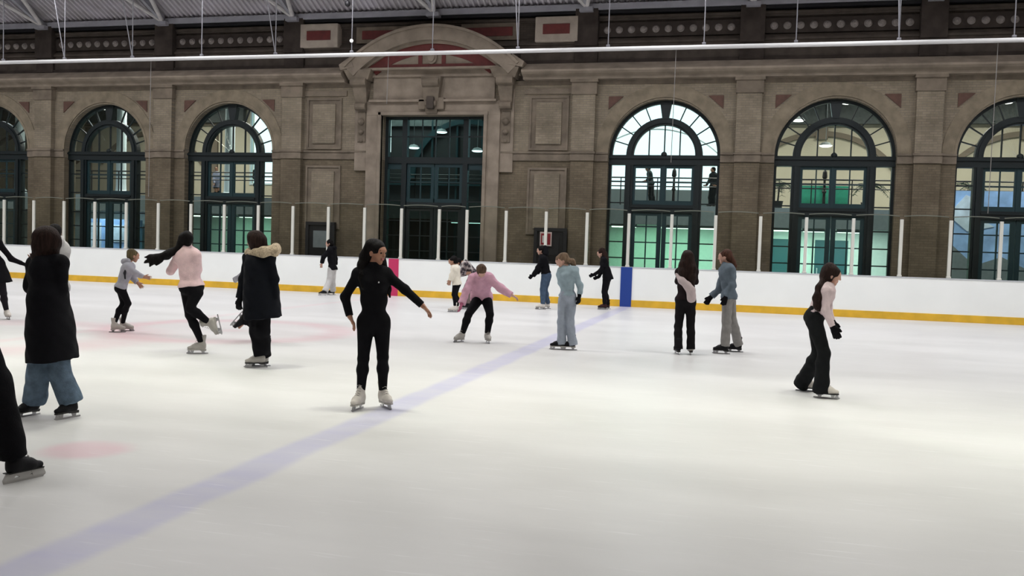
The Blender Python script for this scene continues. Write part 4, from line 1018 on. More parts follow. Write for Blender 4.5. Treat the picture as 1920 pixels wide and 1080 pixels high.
    # gloves
    if gloves:
        for i, w_ in enumerate(('WL', 'WR')):
            if gloves[i] is None: continue
            e_ = ('EL', 'ER')[i]; q = J[w_]+(J[e_]-J[w_])*gloves[i][1]
            volume('glove', gloves[i][0], [(handprims(J[w_], np.array(hdir[i]), front+np.array([0, 0, .4]), hs, vox, curl, .004)+[rc(q, J[w_], .034*g, .030*g, None, 1, .02)], [], .003)], vox, body)
    # extras: hoods, collars
    for (nm2, m2, kk, fl, fo_) in extras:
        ps = []; pp = D['extra'][kk]; prev = None
        for c_ in pp:
            if prev is not None: ps.append(rc(prev[0], c_[0], prev[1], c_[1], front if fl != 1 else None, fl, .03))
            prev = c_
        volume(nm2, m2, [(ps, [], 0)], max(vox, .006), body, fold=fo_, seed=4)
    # skates
    for i, ft in enumerate(feet): 
        bc = boots[0] if isinstance(boots[0], str) else boots[0][i]
        skate(body, ft[0], ft[1], ft[2], boot_size, bc, boots[1], hockey, laces)
    return body

# joints of every figure in metres from the point where it stands
POSES = {
'main': {"B":[-3.524,8.445,0.0],"J":{"H":[0.001,0.0,1.567],"N":[-0.016,-0.007,1.424],"SL":[-0.157,-0.065,1.346],"SR":[0.088,0.037,1.353],"EL":[-0.286,-0.087,1.114],"ER":[0.277,0.083,1.206],"WL":[-0.219,-0.113,0.924],"WR":[0.453,0.124,1.051],"P":[-0.01,-0.004,0.884],"HL":[-0.082,-0.034,0.806],"HR":[0.067,0.028,0.809],"KL":[-0.086,-0.057,0.516],"KR":[0.089,0.016,0.53]},"feet":[[[-0.114,-0.109,0.0],[0.011,-1.0,0.0],[0.0,0.0,1.0]],[[0.102,0.105,0.0],[0.703,-0.711,0.0],[0.0,0.0,1.0]]],"face":[0.938,-0.33,-0.105],"front":[0.385,-0.923,0.0],"rt":[0.923,0.385,0.0],"hands":[[0.454,0.119,-0.883],[0.641,0.267,-0.719]],"hair":[[[-0.058,-0.024,1.63],0.062],[[-0.097,-0.03,1.526],0.058],[[-0.118,-0.049,1.429],0.052],[[-0.111,-0.079,1.331],0.05],[[-0.079,-0.109,1.222],0.032],None,[[0.008,0.057,1.623],0.05],[[0.057,0.046,1.466],0.035],[[0.08,0.066,1.335],0.035],[[0.112,0.047,1.197],0.028],[[0.135,0.045,1.126],0.012],None,[[-0.055,0.074,1.621],0.07],[[-0.063,0.082,1.414],0.075],[[-0.063,0.093,1.244],0.05]]},
'coat': {"B":[-5.975,6.865,0.0],"J":{"H":[-0.033,-0.029,1.567],"N":[-0.032,-0.001,1.444],"SL":[-0.181,0.028,1.367],"SR":[0.108,-0.012,1.382],"EL":[-0.171,-0.043,1.167],"ER":[0.105,0.012,1.151],"WL":[-0.151,0.001,1.329],"WR":[0.027,0.024,1.013],"P":[-0.004,-0.003,0.895],"HL":[-0.074,-0.012,0.791],"HR":[0.066,0.004,0.798],"KL":[-0.078,-0.041,0.407],"KR":[0.089,0.025,0.409]},"feet":[[[-0.205,-0.032,0.0],[-0.19,-0.982,0.0],[0.0,0.0,1.0]],[[0.18,0.021,0.0],[-0.19,-0.982,0.0],[0.0,0.0,1.0]]],"face":[-0.943,-0.325,-0.07],"front":[-0.982,-0.191,0.0],"rt":[0.754,0.657,0.0],"hands":[[-0.323,0.111,0.94],[0.114,-0.131,-0.985]],"hair":[[[-0.033,-0.029,1.614],0.1],[[-0.046,-0.04,1.53],0.095],[[-0.052,-0.045,1.447],0.085],None,[[0.031,0.0,1.583],0.06],[[0.03,0.013,1.483],0.05],None,[[-0.092,-0.04,1.545],0.05],[[-0.097,-0.044,1.462],0.04],[[-0.101,-0.048,1.42],0.03]],"extra":{"skirt":[[[-0.009,-0.008,1.063],0.215],[[0.006,0.005,0.794],0.24],[[0.02,0.018,0.524],0.268]]}},
'kid': {"B":[-10.242,13.411,0.0],"J":{"H":[0.148,0.113,1.31],"N":[0.096,0.074,1.179],"SL":[0.153,-0.022,1.115],"SR":[0.049,0.176,1.123],"EL":[0.251,0.041,1.009],"ER":[0.089,0.193,0.932],"WL":[0.34,0.134,0.953],"WR":[0.17,0.205,0.848],"P":[-0.0,-0.0,0.768],"HL":[0.045,-0.041,0.722],"HR":[-0.038,0.046,0.715],"KL":[0.141,0.007,0.502],"KR":[-0.017,0.088,0.491]},"feet":[[[-0.071,0.258,0.0],[0.954,0.299,0.0],[0.0,0.0,1.0]],[[-0.03,-0.037,0.0],[0.854,0.521,0.0],[0.0,0.0,1.0]]],"face":[0.597,0.775,-0.208],"front":[0.795,0.607,0.0],"rt":[0.795,0.607,0.0],"hands":[[0.787,0.601,-0.139],[0.511,0.39,-0.766]],"hair":[[[0.12,0.091,1.366],0.07],[[0.113,0.086,1.316],0.06]],"extra":{"hood":[[[0.037,0.029,1.21],0.055],[[0.102,0.015,1.216],0.05],[[0.025,0.095,1.198],0.045]],"strap":[[[0.158,-0.068,1.147],0.016],[[0.133,-0.087,1.019],0.017],[[0.133,-0.074,0.926],0.014]]}},
'spin': {"B":[-7.476,11.468,0.0],"J":{"H":[-0.161,-0.105,1.619],"N":[-0.137,-0.089,1.496],"SL":[-0.271,-0.105,1.381],"SR":[-0.015,-0.082,1.4],"EL":[-0.402,-0.095,1.168],"ER":[-0.046,0.041,1.196],"WL":[-0.353,0.032,1.307],"WR":[-0.234,0.086,1.26],"P":[-0.086,-0.056,0.964],"HL":[-0.157,-0.042,0.867],"HR":[0.002,-0.058,0.875],"KL":[-0.092,-0.084,0.564],"KR":[-0.044,-0.148,0.659]},"feet":[[[-0.007,-0.004,0.0],[-0.776,-0.631,0.0],[0.0,0.0,1.0]],[[0.282,0.112,0.431],[0.219,0.103,-0.97],[-0.886,-0.415,0.208]]],"face":[-0.946,0.324,0.0],"front":[-0.8,0.6,0.0],"rt":[0.838,0.546,0.0],"hands":[[-0.047,0.865,0.5],[-0.838,0.425,0.342]],"hair":[[[-0.188,-0.122,1.623],0.075],[[-0.238,-0.155,1.479],0.05],[[-0.362,-0.236,1.4],0.06],[[-0.478,-0.312,1.351],0.055],[[-0.549,-0.358,1.323],0.028],None,[[-0.477,-0.287,1.368],0.04],[[-0.555,-0.338,1.362],0.03],[[-0.623,-0.37,1.357],0.01],None,[[-0.454,-0.32,1.331],0.045],[[-0.518,-0.361,1.279],0.022],[[-0.531,-0.382,1.234],0.007],None,[[-0.517,-0.337,1.337],0.035],[[-0.597,-0.377,1.298],0.016],[[-0.619,-0.392,1.276],0.006],None,[[-0.409,-0.302,1.315],0.03],[[-0.454,-0.344,1.256],0.009]]},
'parka': {"B":[-6.04,10.588,0.0],"J":{"H":[-0.041,-0.024,1.627],"N":[-0.015,-0.009,1.512],"SL":[-0.16,0.047,1.412],"SR":[0.149,-0.007,1.428],"EL":[-0.226,0.032,1.124],"ER":[0.207,0.003,1.159],"WL":[-0.263,0.011,0.881],"WR":[0.204,0.025,0.901],"P":[0.008,0.005,0.962],"HL":[-0.069,0.018,0.889],"HR":[0.091,0.006,0.897],"KL":[-0.016,0.026,0.475],"KR":[0.069,-0.006,0.483]},"feet":[[[-0.01,-0.005,0.0],[-0.832,-0.555,0.0],[0.0,0.0,1.0]],[[-0.039,0.126,0.0],[-0.832,-0.555,0.0],[0.0,0.0,1.0]]],"face":[-0.998,-0.03,-0.052],"front":[-0.984,0.179,0.0],"rt":[0.869,0.495,0.0],"hands":[[-0.151,-0.086,-0.985],[-0.151,-0.086,-0.985]],"hair":[[[-0.042,-0.024,1.679],0.1],[[-0.016,-0.032,1.589],0.1],None,[[0.04,-0.0,1.642],0.07],[[0.063,0.013,1.549],0.05],None,[[-0.106,-0.026,1.577],0.06]],"extra":{"fur":[[[-0.134,-0.007,1.487],0.06],[[0.011,-0.109,1.481],0.062],[[0.133,-0.108,1.496],0.065],[[0.213,-0.017,1.522],0.07],[[0.186,0.083,1.536],0.07],[[0.058,0.125,1.515],0.06]],"skirt":[[[0.012,0.007,1.272],0.235],[[0.034,0.02,0.962],0.26],[[0.059,0.033,0.643],0.285]]}},
'behind': {"B":[-7.542,13.374,0.0],"J":{"H":[-0.081,-0.046,1.584],"N":[-0.088,-0.05,1.454],"SL":[-0.039,-0.194,1.359],"SR":[-0.17,0.076,1.354],"EL":[-0.128,-0.279,1.175],"ER":[-0.172,0.11,1.102],"WL":[-0.205,-0.345,1.077],"WR":[-0.039,0.093,0.998],"P":[-0.106,-0.06,0.912],"HL":[-0.088,-0.13,0.851],"HR":[-0.131,0.006,0.844],"KL":[-0.146,-0.163,0.526],"KR":[-0.07,0.041,0.474]},"feet":[[[-0.327,-0.265,0.383],[-0.524,-0.373,-0.766],[0.624,0.444,0.643]],[[0.02,-0.035,0.0],[0.871,0.491,0.0],[0.0,0.0,1.0]]],"face":[0.77,0.633,-0.087],"front":[0.871,0.491,0.0],"rt":[0.871,0.491,0.0],"hands":[[-0.667,-0.376,-0.643],[0.819,0.462,-0.342]],"hair":[[[-0.118,-0.067,1.626],0.08]]},
'far': {"B":[-12.507,26.127,0.0],"J":{"H":[0.016,0.008,1.608],"N":[0.067,0.032,1.49],"SL":[0.093,-0.122,1.389],"SR":[0.079,0.204,1.39],"EL":[-0.043,-0.242,1.191],"ER":[0.121,0.258,1.122],"WL":[-0.093,-0.244,0.988],"WR":[0.133,0.241,0.936],"P":[0.122,0.058,0.845],"HL":[0.116,-0.033,0.81],"HR":[0.105,0.139,0.807],"KL":[0.083,-0.049,0.44],"KR":[0.096,0.135,0.435]},"feet":[[[0.04,-0.392,0.0],[-0.87,-0.494,0.0],[0.0,0.0,1.0]],[[-0.018,0.292,0.0],[-0.917,-0.4,0.0],[0.0,0.0,1.0]]],"face":[-0.933,-0.35,-0.087],"front":[-0.953,-0.302,0.0],"rt":[0.902,0.432,0.0],"hands":[[-0.157,-0.075,-0.985],[-0.079,-0.038,-0.996]],"hair":[[[0.042,0.02,1.664],0.085],[[0.09,0.043,1.592],0.06]],"extra":{"hood":[[[0.183,0.021,1.475],0.07],[[0.148,0.138,1.466],0.07]]}},
'white': {"B":[-6.975,21.798,0.0],"J":{"H":[-0.072,-0.023,1.275],"N":[-0.005,-0.002,1.157],"SL":[0.028,-0.117,1.086],"SR":[-0.003,0.125,1.082],"EL":[-0.025,-0.155,0.919],"ER":[-0.09,0.118,0.91],"WL":[-0.067,-0.148,0.788],"WR":[-0.155,0.076,0.797],"P":[0.044,0.014,0.717],"HL":[0.042,-0.05,0.674],"HR":[0.042,0.076,0.67],"KL":[0.006,-0.061,0.45],"KR":[0.012,0.067,0.445]},"feet":[[[-0.005,-0.078,0.0],[-0.929,-0.37,0.0],[0.0,0.0,1.0]],[[-0.029,0.201,0.0],[-0.929,-0.37,0.0],[0.0,0.0,1.0]]],"face":[-0.836,-0.35,-0.423],"front":[-0.952,-0.305,0.0],"rt":[0.952,0.305,0.0],"hands":[[-0.247,-0.079,-0.966],[-0.326,-0.104,-0.94]],"hair":[[[-0.026,-0.008,1.328],0.085],[[0.007,0.002,1.273],0.07]]},
'jacket': {"B":[-7.032,23.127,0.0],"J":{"H":[-0.26,-0.079,1.212],"N":[-0.125,-0.038,1.211],"SL":[-0.047,-0.182,1.169],"SR":[-0.133,0.127,1.181],"EL":[-0.095,-0.238,0.929],"ER":[-0.233,0.138,0.921],"WL":[0.038,-0.26,0.935],"WR":[-0.299,0.118,0.872],"P":[0.12,0.036,0.932],"HL":[0.127,-0.045,0.844],"HR":[0.111,0.117,0.84],"KL":[-0.014,-0.088,0.511],"KR":[0.042,0.096,0.483]},"feet":[[[0.001,-0.123,0.0],[-0.892,-0.453,0.0],[0.0,0.0,1.0]],[[-0.053,0.378,0.0],[-0.957,-0.291,0.0],[0.0,0.0,1.0]]],"face":[-0.803,-0.323,-0.5],"front":[-0.957,-0.291,0.0],"rt":[0.957,0.291,0.0],"hands":[[0.938,-0.051,0.342],[-0.478,-0.145,-0.866]],"hair":[[[-0.283,-0.086,1.258],0.09]]},
'pink': {"B":[-4.429,15.02,0.0],"J":{"H":[0.126,-0.088,1.238],"N":[0.085,0.046,1.154],"SL":[-0.041,0.009,1.108],"SR":[0.208,0.082,1.122],"EL":[-0.121,-0.14,0.891],"ER":[0.42,0.082,0.954],"WL":[-0.162,-0.256,0.678],"WR":[0.621,0.121,0.842],"P":[0.024,0.299,0.78],"HL":[-0.033,0.199,0.696],"HR":[0.148,0.252,0.697],"KL":[-0.082,-0.087,0.499],"KR":[0.258,0.055,0.507]},"feet":[[[-0.267,-0.03,0.0],[-0.368,-0.93,0.0],[0.0,0.0,1.0]],[[0.228,0.073,0.0],[0.476,-0.879,0.0],[0.0,0.0,1.0]]],"face":[0.117,-0.455,-0.883],"front":[0.283,-0.959,0.0],"rt":[0.959,0.283,0.0],"hands":[[-0.167,-0.049,-0.985],[0.865,0.175,-0.469]],"hair":[[[0.108,-0.031,1.278],0.085],[[0.125,-0.088,1.264],0.07]],"extra":{"hood":[[[0.005,0.022,1.151],0.05],[[0.114,-0.05,1.134],0.045],[[0.18,0.074,1.164],0.05]]}},
'hoodie': {"B":[-5.265,24.554,0.0],"J":{"H":[-0.127,-0.027,1.609],"N":[-0.067,-0.014,1.472],"SL":[-0.014,-0.156,1.379],"SR":[-0.03,0.147,1.378],"EL":[-0.16,-0.198,1.128],"ER":[-0.136,0.134,1.115],"WL":[-0.279,-0.203,0.925],"WR":[-0.244,0.111,0.977],"P":[0.03,0.006,0.961],"HL":[0.034,-0.075,0.896],"HR":[0.056,0.094,0.894],"KL":[-0.019,-0.086,0.543],"KR":[-0.007,0.08,0.537]},"feet":[[[-0.037,-0.231,0.0],[-0.961,-0.277,0.0],[0.0,0.0,1.0]],[[0.008,0.209,0.0],[-0.97,-0.244,0.0],[0.0,0.0,1.0]]],"face":[-0.968,-0.208,-0.139],"front":[-0.984,-0.175,0.0],"rt":[0.978,0.21,0.0],"hands":[[-0.749,-0.161,-0.643],[-0.749,-0.161,-0.643]],"hair":[[[-0.083,-0.018,1.662],0.09],[[-0.052,-0.011,1.596],0.08]],"extra":{"hood":[[[-0.018,-0.004,1.673],0.085],[[0.014,-0.038,1.541],0.085],[[-0.005,0.05,1.541],0.08]]}},
'blue': {"B":[-2.81,14.763,0.0],"J":{"H":[-0.077,-0.015,1.47],"N":[-0.003,-0.001,1.363],"SL":[-0.071,-0.013,1.288],"SR":[0.153,-0.032,1.309],"EL":[-0.085,0.024,1.107],"ER":[0.24,-0.015,1.086],"WL":[0.011,0.022,0.98],"WR":[0.243,-0.035,0.908],"P":[0.039,0.007,0.884],"HL":[-0.028,-0.005,0.817],"HR":[0.111,0.001,0.823],"KL":[-0.039,-0.028,0.475],"KR":[0.097,-0.012,0.464]},"feet":[[[-0.091,-0.02,0.0],[-0.957,-0.289,0.0],[0.0,0.0,1.0]],[[0.085,0.017,0.0],[-0.957,-0.289,0.0],[0.0,0.0,1.0]]],"face":[-0.713,-0.459,-0.53],"front":[-0.457,-0.889,0.0],"rt":[0.982,0.187,0.0],"hands":[[0.336,0.064,-0.94],[0.002,-0.139,-0.99]],"hair":[[[-0.047,-0.009,1.524],0.085],[[-0.002,-0.0,1.477],0.07],None,[[0.03,0.006,1.478],0.04],[[0.094,0.018,1.464],0.045],[[0.119,0.023,1.416],0.035],[[0.15,0.028,1.369],0.02]]},
'line': {"B":[-3.749,25.649,0.0],"J":{"H":[-0.146,-0.021,1.582],"N":[-0.062,-0.009,1.468],"SL":[-0.019,-0.154,1.395],"SR":[-0.016,0.149,1.394],"EL":[-0.1,-0.176,1.115],"ER":[-0.11,0.146,1.09],"WL":[-0.288,-0.184,0.972],"WR":[-0.215,0.13,0.897],"P":[0.042,0.006,0.91],"HL":[0.037,-0.075,0.855],"HR":[0.06,0.09,0.851],"KL":[-0.002,-0.081,0.495],"KR":[-0.001,0.081,0.489]},"feet":[[[-0.02,-0.148,0.0],[-0.977,-0.213,0.0],[0.0,0.0,1.0]],[[-0.001,0.266,0.0],[-0.977,-0.213,0.0],[0.0,0.0,1.0]]],"face":[-0.918,-0.2,-0.342],"front":[-0.989,-0.145,0.0],"rt":[0.989,0.145,0.0],"hands":[[-0.93,-0.136,-0.342],[-0.93,-0.136,-0.342]],"hair":[[[-0.112,-0.016,1.659],0.09],[[-0.053,-0.008,1.567],0.08],[[0.009,-0.029,1.418],0.08],[[0.012,-0.018,1.286],0.07]],"extra":{"skirt":[[[0.035,0.005,1.079],0.17],[[0.1,0.015,0.836],0.19]]}},
'longhair': {"B":[-0.871,15.175,0.0],"J":{"H":[-0.006,-0.0,1.578],"N":[-0.009,-0.0,1.449],"SL":[-0.122,-0.007,1.345],"SR":[0.109,0.006,1.363],"EL":[-0.151,0.132,1.187],"ER":[0.131,0.148,1.198],"WL":[-0.073,0.236,1.255],"WR":[0.043,0.243,1.259],"P":[-0.013,-0.001,0.897],"HL":[-0.081,-0.005,0.811],"HR":[0.069,0.004,0.817],"KL":[-0.106,-0.006,0.459],"KR":[0.089,0.005,0.469]},"feet":[[[-0.113,-0.032,0.0],[-0.314,0.949,0.0],[0.0,0.0,1.0]],[[0.103,0.027,0.0],[-0.144,0.99,0.0],[0.0,0.0,1.0]]],"face":[-0.022,1.0,0.0],"front":[-0.057,0.998,0.0],"rt":[0.998,0.057,0.0],"hands":[[0.389,0.774,0.5],[-0.475,0.724,0.5]],"hair":[[[-0.005,-0.03,1.595],0.1],[[-0.031,-0.052,1.478],0.1],[[-0.048,-0.083,1.346],0.09],[[-0.052,-0.093,1.247],0.06],None,[[0.014,-0.029,1.546],0.1],[[0.058,-0.057,1.415],0.09],[[0.076,-0.076,1.268],0.08],[[0.096,-0.075,1.17],0.04],None,[[-0.086,-0.045,1.41],0.06],[[-0.116,-0.037,1.326],0.05]],"extra":{"cardigan":[[[-0.154,-0.069,1.305],0.03],[[-0.071,-0.154,1.215],0.055],[[0.022,-0.159,1.128],0.062],[[0.081,-0.156,1.056],0.068],[[0.092,-0.145,0.974],0.07],[[0.094,-0.145,0.925],0.07]]}},
'grey': {"B":[-0.219,15.693,0.0],"J":{"H":[-0.073,-0.001,1.616],"N":[-0.019,-0.0,1.482],"SL":[0.025,-0.14,1.403],"SR":[-0.074,0.119,1.406],"EL":[0.072,-0.159,1.161],"ER":[-0.149,0.138,1.054],"WL":[-0.019,-0.18,0.951],"WR":[-0.277,0.116,0.926],"P":[0.014,0.0,0.979],"HL":[-0.002,-0.08,0.912],"HR":[0.038,0.081,0.907],"KL":[0.004,-0.08,0.548],"KR":[0.092,0.081,0.541]},"feet":[[[-0.065,-0.137,0.0],[-0.993,-0.118,0.0],[0.0,0.0,1.0]],[[0.146,0.323,0.0],[-0.999,-0.049,0.0],[0.0,0.0,1.0]]],"face":[-0.987,0.125,-0.105],"front":[-1.0,0.021,0.0],"rt":[1.0,0.014,0.0],"hands":[[-0.342,-0.005,-0.94],[-0.552,-0.156,-0.819]],"hair":[[[-0.038,-0.001,1.664],0.085],[[0.005,0.0,1.596],0.06],[[0.063,0.001,1.537],0.045],[[0.088,0.001,1.469],0.042],[[0.098,0.001,1.4],0.025]]},
'flare': {"B":[0.957,11.322,0.0],"J":{"H":[0.066,-0.006,1.455],"N":[0.027,-0.002,1.334],"SL":[0.006,-0.141,1.265],"SR":[0.063,0.135,1.261],"EL":[0.002,-0.171,1.037],"ER":[0.053,0.116,1.058],"WL":[0.091,-0.188,0.857],"WR":[0.099,0.052,0.898],"P":[-0.095,0.008,0.962],"HL":[-0.105,-0.071,0.896],"HR":[-0.093,0.088,0.885],"KL":[0.011,-0.081,0.549],"KR":[-0.029,0.083,0.53]},"feet":[[[0.068,-0.051,0.0],[0.988,-0.154,0.0],[0.0,0.0,1.0]],[[-0.106,0.453,0.0],[1.0,-0.015,0.0],[0.0,0.0,1.0]]],"face":[0.97,-0.014,-0.242],"front":[0.996,-0.084,0.0],"rt":[0.996,-0.084,0.0],"hands":[[0.405,-0.034,-0.914],[0.341,-0.029,-0.94]],"hair":[[[0.04,-0.003,1.505],0.085],[[0.018,-0.002,1.438],0.085],None,[[-0.025,-0.058,1.393],0.04],[[-0.067,-0.115,1.3],0.05],[[-0.088,-0.143,1.191],0.055],[[-0.086,-0.143,1.089],0.045],[[-0.072,-0.134,1.043],0.02]]},
'front': {"B":[-4.586,5.048,0.0],"J":{"H":[-0.309,-0.28,1.959],"N":[-0.313,-0.284,1.85],"SL":[-0.191,-0.403,1.782],"SR":[-0.435,-0.165,1.789],"EL":[-0.208,-0.459,1.583],"ER":[-0.488,-0.173,1.564],"WL":[-0.225,-0.475,1.358],"WR":[-0.478,-0.164,1.341],"P":[-0.307,-0.278,1.336],"HL":[-0.24,-0.326,1.282],"HR":[-0.371,-0.215,1.273],"KL":[-0.119,-0.135,0.671],"KR":[-0.459,-0.215,0.785]},"feet":[[[0.003,-0.002,0.0],[0.238,0.971,0.0],[0.0,0.0,1.0]],[[-1.139,0.342,0.0],[0.305,0.952,0.0],[0.0,0.0,1.0]]],"face":[0.464,0.882,-0.087],"front":[0.466,0.885,0.0],"rt":[0.74,0.672,0.0],"hands":[[0.253,0.23,-0.94],[0.253,0.23,-0.94]],"hair":[[[-0.313,-0.285,1.987],0.09]]},
'edge': {"B":[-13.401,14.334,0.0],"J":{"H":[-0.262,-0.245,1.711],"N":[-0.238,-0.222,1.565],"SL":[-0.298,-0.251,1.415],"SR":[-0.097,-0.159,1.45],"EL":[-0.375,-0.351,1.173],"ER":[0.06,-0.012,1.147],"WL":[-0.374,-0.418,0.972],"WR":[0.216,0.093,1.062],"P":[-0.176,-0.164,0.865],"HL":[-0.211,-0.197,0.791],"HR":[-0.07,-0.134,0.795],"KL":[-0.27,-0.225,0.437],"KR":[-0.007,-0.116,0.5]},"feet":[[[-0.963,0.278,0.0],[0.957,-0.291,0.0],[0.0,0.0,1.0]],[[0.0,0.0,0.0],[0.82,-0.573,0.0],[0.0,0.0,1.0]]],"face":[0.974,0.226,0.0],"front":[0.957,-0.291,0.0],"rt":[0.73,0.683,0.0],"hands":[[-0.365,-0.341,-0.866],[0.74,0.482,-0.469]],"hair":[[[-0.273,-0.256,1.747],0.1]],"extra":{"skirt":[[[-0.165,-0.154,1.014],0.19],[[-0.134,-0.125,0.681],0.27]]}},
'hidden': {"B":[-8.23,9.557,0.0],"J":{"H":[-0.021,-0.018,1.65],"N":[-0.017,-0.015,1.565],"SL":[-0.072,-0.062,1.477],"SR":[0.031,0.027,1.487],"EL":[-0.108,-0.027,1.25],"ER":[0.0,0.066,1.253],"WL":[-0.057,-0.049,1.094],"WR":[0.017,0.015,1.095],"P":[-0.019,-0.017,0.984],"HL":[-0.048,-0.041,0.91],"HR":[0.014,0.012,0.911],"KL":[-0.053,-0.046,0.482],"KR":[0.022,0.019,0.481]},"feet":[[[-0.05,-0.026,0.0],[-0.774,0.633,0.0],[0.0,0.0,1.0]],[[0.07,-0.015,0.0],[-0.653,0.758,0.0],[0.0,0.0,1.0]]],"face":[-0.716,0.698,0.0],"front":[-0.653,0.758,0.0],"rt":[0.758,0.653,0.0],"hands":[[-0.113,0.132,-0.985],[-0.113,0.132,-0.985]],"hair":[[[-0.022,-0.019,1.692],0.09],None,[[0.004,-0.036,1.741],0.05]],"extra":{"hood":[[[0.004,-0.076,1.534],0.07],[[0.049,-0.037,1.542],0.075],[[0.035,0.004,1.585],0.05]]}},
'gal_lean': {"B":[-3.821,38.25,3.58],"J":{"H":[-0.154,-0.015,1.546],"N":[-0.095,-0.009,1.415],"SL":[-0.067,-0.157,1.331],"SR":[-0.077,0.143,1.357],"EL":[-0.094,-0.21,1.112],"ER":[-0.115,0.19,1.145],"WL":[-0.191,-0.22,1.029],"WR":[-0.213,0.18,1.06],"P":[0.004,0.0,0.947],"HL":[-0.006,-0.081,0.879],"HR":[0.018,0.082,0.892],"KL":[-0.021,-0.082,0.471],"KR":[0.064,0.087,0.483]},"feet":[[[-0.051,-0.005,0.0],[-0.995,-0.099,0.0],[0.0,0.0,1.0]],[[0.09,0.009,0.0],[-0.995,-0.099,0.0],[0.0,0.0,1.0]]],"face":[-0.935,-0.093,-0.342],"front":[-0.995,-0.099,0.0],"rt":[0.995,0.099,0.0],"hands":[[-0.935,-0.093,-0.342],[-0.935,-0.093,-0.342]],"hair":[[[-0.142,-0.014,1.588],0.1]]},
'gal_stand': {"B":[-1.342,38.25,3.58],"J":{"H":[0.014,0.0,1.524],"N":[0.042,0.001,1.404],"SL":[-0.052,-0.002,1.302],"SR":[0.145,0.005,1.305],"EL":[-0.116,-0.154,1.068],"ER":[0.218,-0.092,1.037],"WL":[-0.22,-0.308,0.854],"WR":[0.168,-0.194,0.868],"P":[0.046,0.002,0.821],"HL":[-0.01,-0.0,0.759],"HR":[0.108,0.004,0.761],"KL":[-0.064,-0.002,0.396],"KR":[0.083,0.003,0.399]},"feet":[[[-0.089,-0.003,0.0],[-0.743,-0.669,0.0],[0.0,0.0,1.0]],[[0.069,0.002,0.0],[-0.469,-0.883,0.0],[0.0,0.0,1.0]]],"face":[-0.913,-0.369,-0.174],"front":[-0.616,-0.788,0.0],"rt":[0.999,0.035,0.0],"hands":[[-0.999,-0.035,0.0],[-0.999,-0.035,0.0]],"hair":[[[0.016,0.001,1.564],0.1]]},
'gal_dark': {"B":[-24.071,38.25,3.58],"J":{"H":[-0.041,-0.026,1.336],"N":[-0.022,-0.014,1.178],"SL":[-0.093,-0.059,1.069],"SR":[0.075,0.047,1.08],"EL":[-0.075,-0.166,0.818],"ER":[0.176,-0.007,0.834],"WL":[-0.003,-0.238,0.641],"WR":[0.209,-0.105,0.654],"P":[-0.007,-0.004,0.52],"HL":[-0.051,-0.032,0.448],"HR":[0.05,0.032,0.454],"KL":[-0.045,-0.028,0.067],"KR":[0.056,0.035,0.073]},"feet":[[[-0.05,-0.032,0.0],[0.533,-0.846,0.0],[0.0,0.0,1.0]],[[0.073,0.046,0.0],[0.533,-0.846,0.0],[0.0,0.0,1.0]]],"face":[0.533,-0.846,0.0],"front":[0.533,-0.846,0.0],"rt":[0.846,0.533,0.0],"hands":[[0.266,-0.423,-0.866],[0.266,-0.423,-0.866]],"hair":[[[-0.058,-0.001,1.386],0.1]]},
'gal_back': {"B":[-21.96,38.25,3.58],"J":{"H":[-0.031,-0.018,1.542],"N":[-0.028,-0.016,1.371],"SL":[-0.117,-0.067,1.243],"SR":[0.077,0.044,1.255],"EL":[-0.203,-0.001,0.96],"ER":[0.067,0.154,0.976],"WL":[-0.164,0.136,0.8],"WR":[-0.049,0.203,0.806],"P":[-0.01,-0.006,0.619],"HL":[-0.06,-0.034,0.534],"HR":[0.049,0.028,0.54],"KL":[-0.053,-0.03,0.123],"KR":[0.062,0.035,0.13]},"feet":[[[-0.057,-0.033,0.0],[-0.498,0.867,0.0],[0.0,0.0,1.0]],[[0.08,0.046,0.0],[-0.498,0.867,0.0],[0.0,0.0,1.0]]],"face":[-0.498,0.867,0.0],"front":[-0.498,0.867,0.0],"rt":[0.867,0.498,0.0],"hands":[[-0.249,0.434,-0.866],[-0.249,0.434,-0.866]],"hair":[[[-0.017,-0.044,1.608],0.1]]}
}

BLACK = lambda n, c=(.0035, .0035, .005): CL(n, c, var=.15, bump=.25)
# the skater in black at the centre
p = person('main', 'woman in tight black bodysuit and white skates, one arm out, on the blue line', 'tan', 'black', 1.0, .93, True, .0052,
           top=(BLACK('black_jersey'), .007, .0, .97, .0008, 'bodysuit_top'), legs=(BLACK('black_jersey'), .007), boots=('white', 'sole_w'), laces=True, details=True, hair_t=.004, curl=.35)
q = POSES['main']; 
s = MB(); c_ = np.array(q['J']['N'])*.72+np.array(q['J']['P'])*.28+np.array(q['front'])*.135+np.array(q['rt'])*.045
s.ball(c_, .008, seg=8); o = s.build('chest_logo', mat('logo_white', (.6, .6, .6), .4)); o.parent = p
person('coat', 'woman in long black coat and wide blue jeans with brown hair, standing at left', 'pale', 'brown', 1.0, 1.0, True, .008,
       top=(BLACK('black_wool', (.004, .004, .006)), .022, .02, .95, .005, 'coat'), legs=(CL('blue_denim', (.115, .165, .225), var=.28), .01, (.094, .095, .102), .0), boots=('black', 'sole_b'), skirt=('coat', 0), hair_t=.012, laces=True, boot_size=.9)
person('hidden', 'person in pale hooded top with dark hair bun, hidden behind the long black coat', 'mid', 'black', 1.02, .95, True, .012,
       top=(CL('pale_grey_jersey', (.42, .41, .42)), .02, -.05, .9), legs=(BLACK('dark_legging'), .008), extras=(('hood', CL('pale_grey_jersey', (.42, .41, .42)), 'hood', 1, .003),))
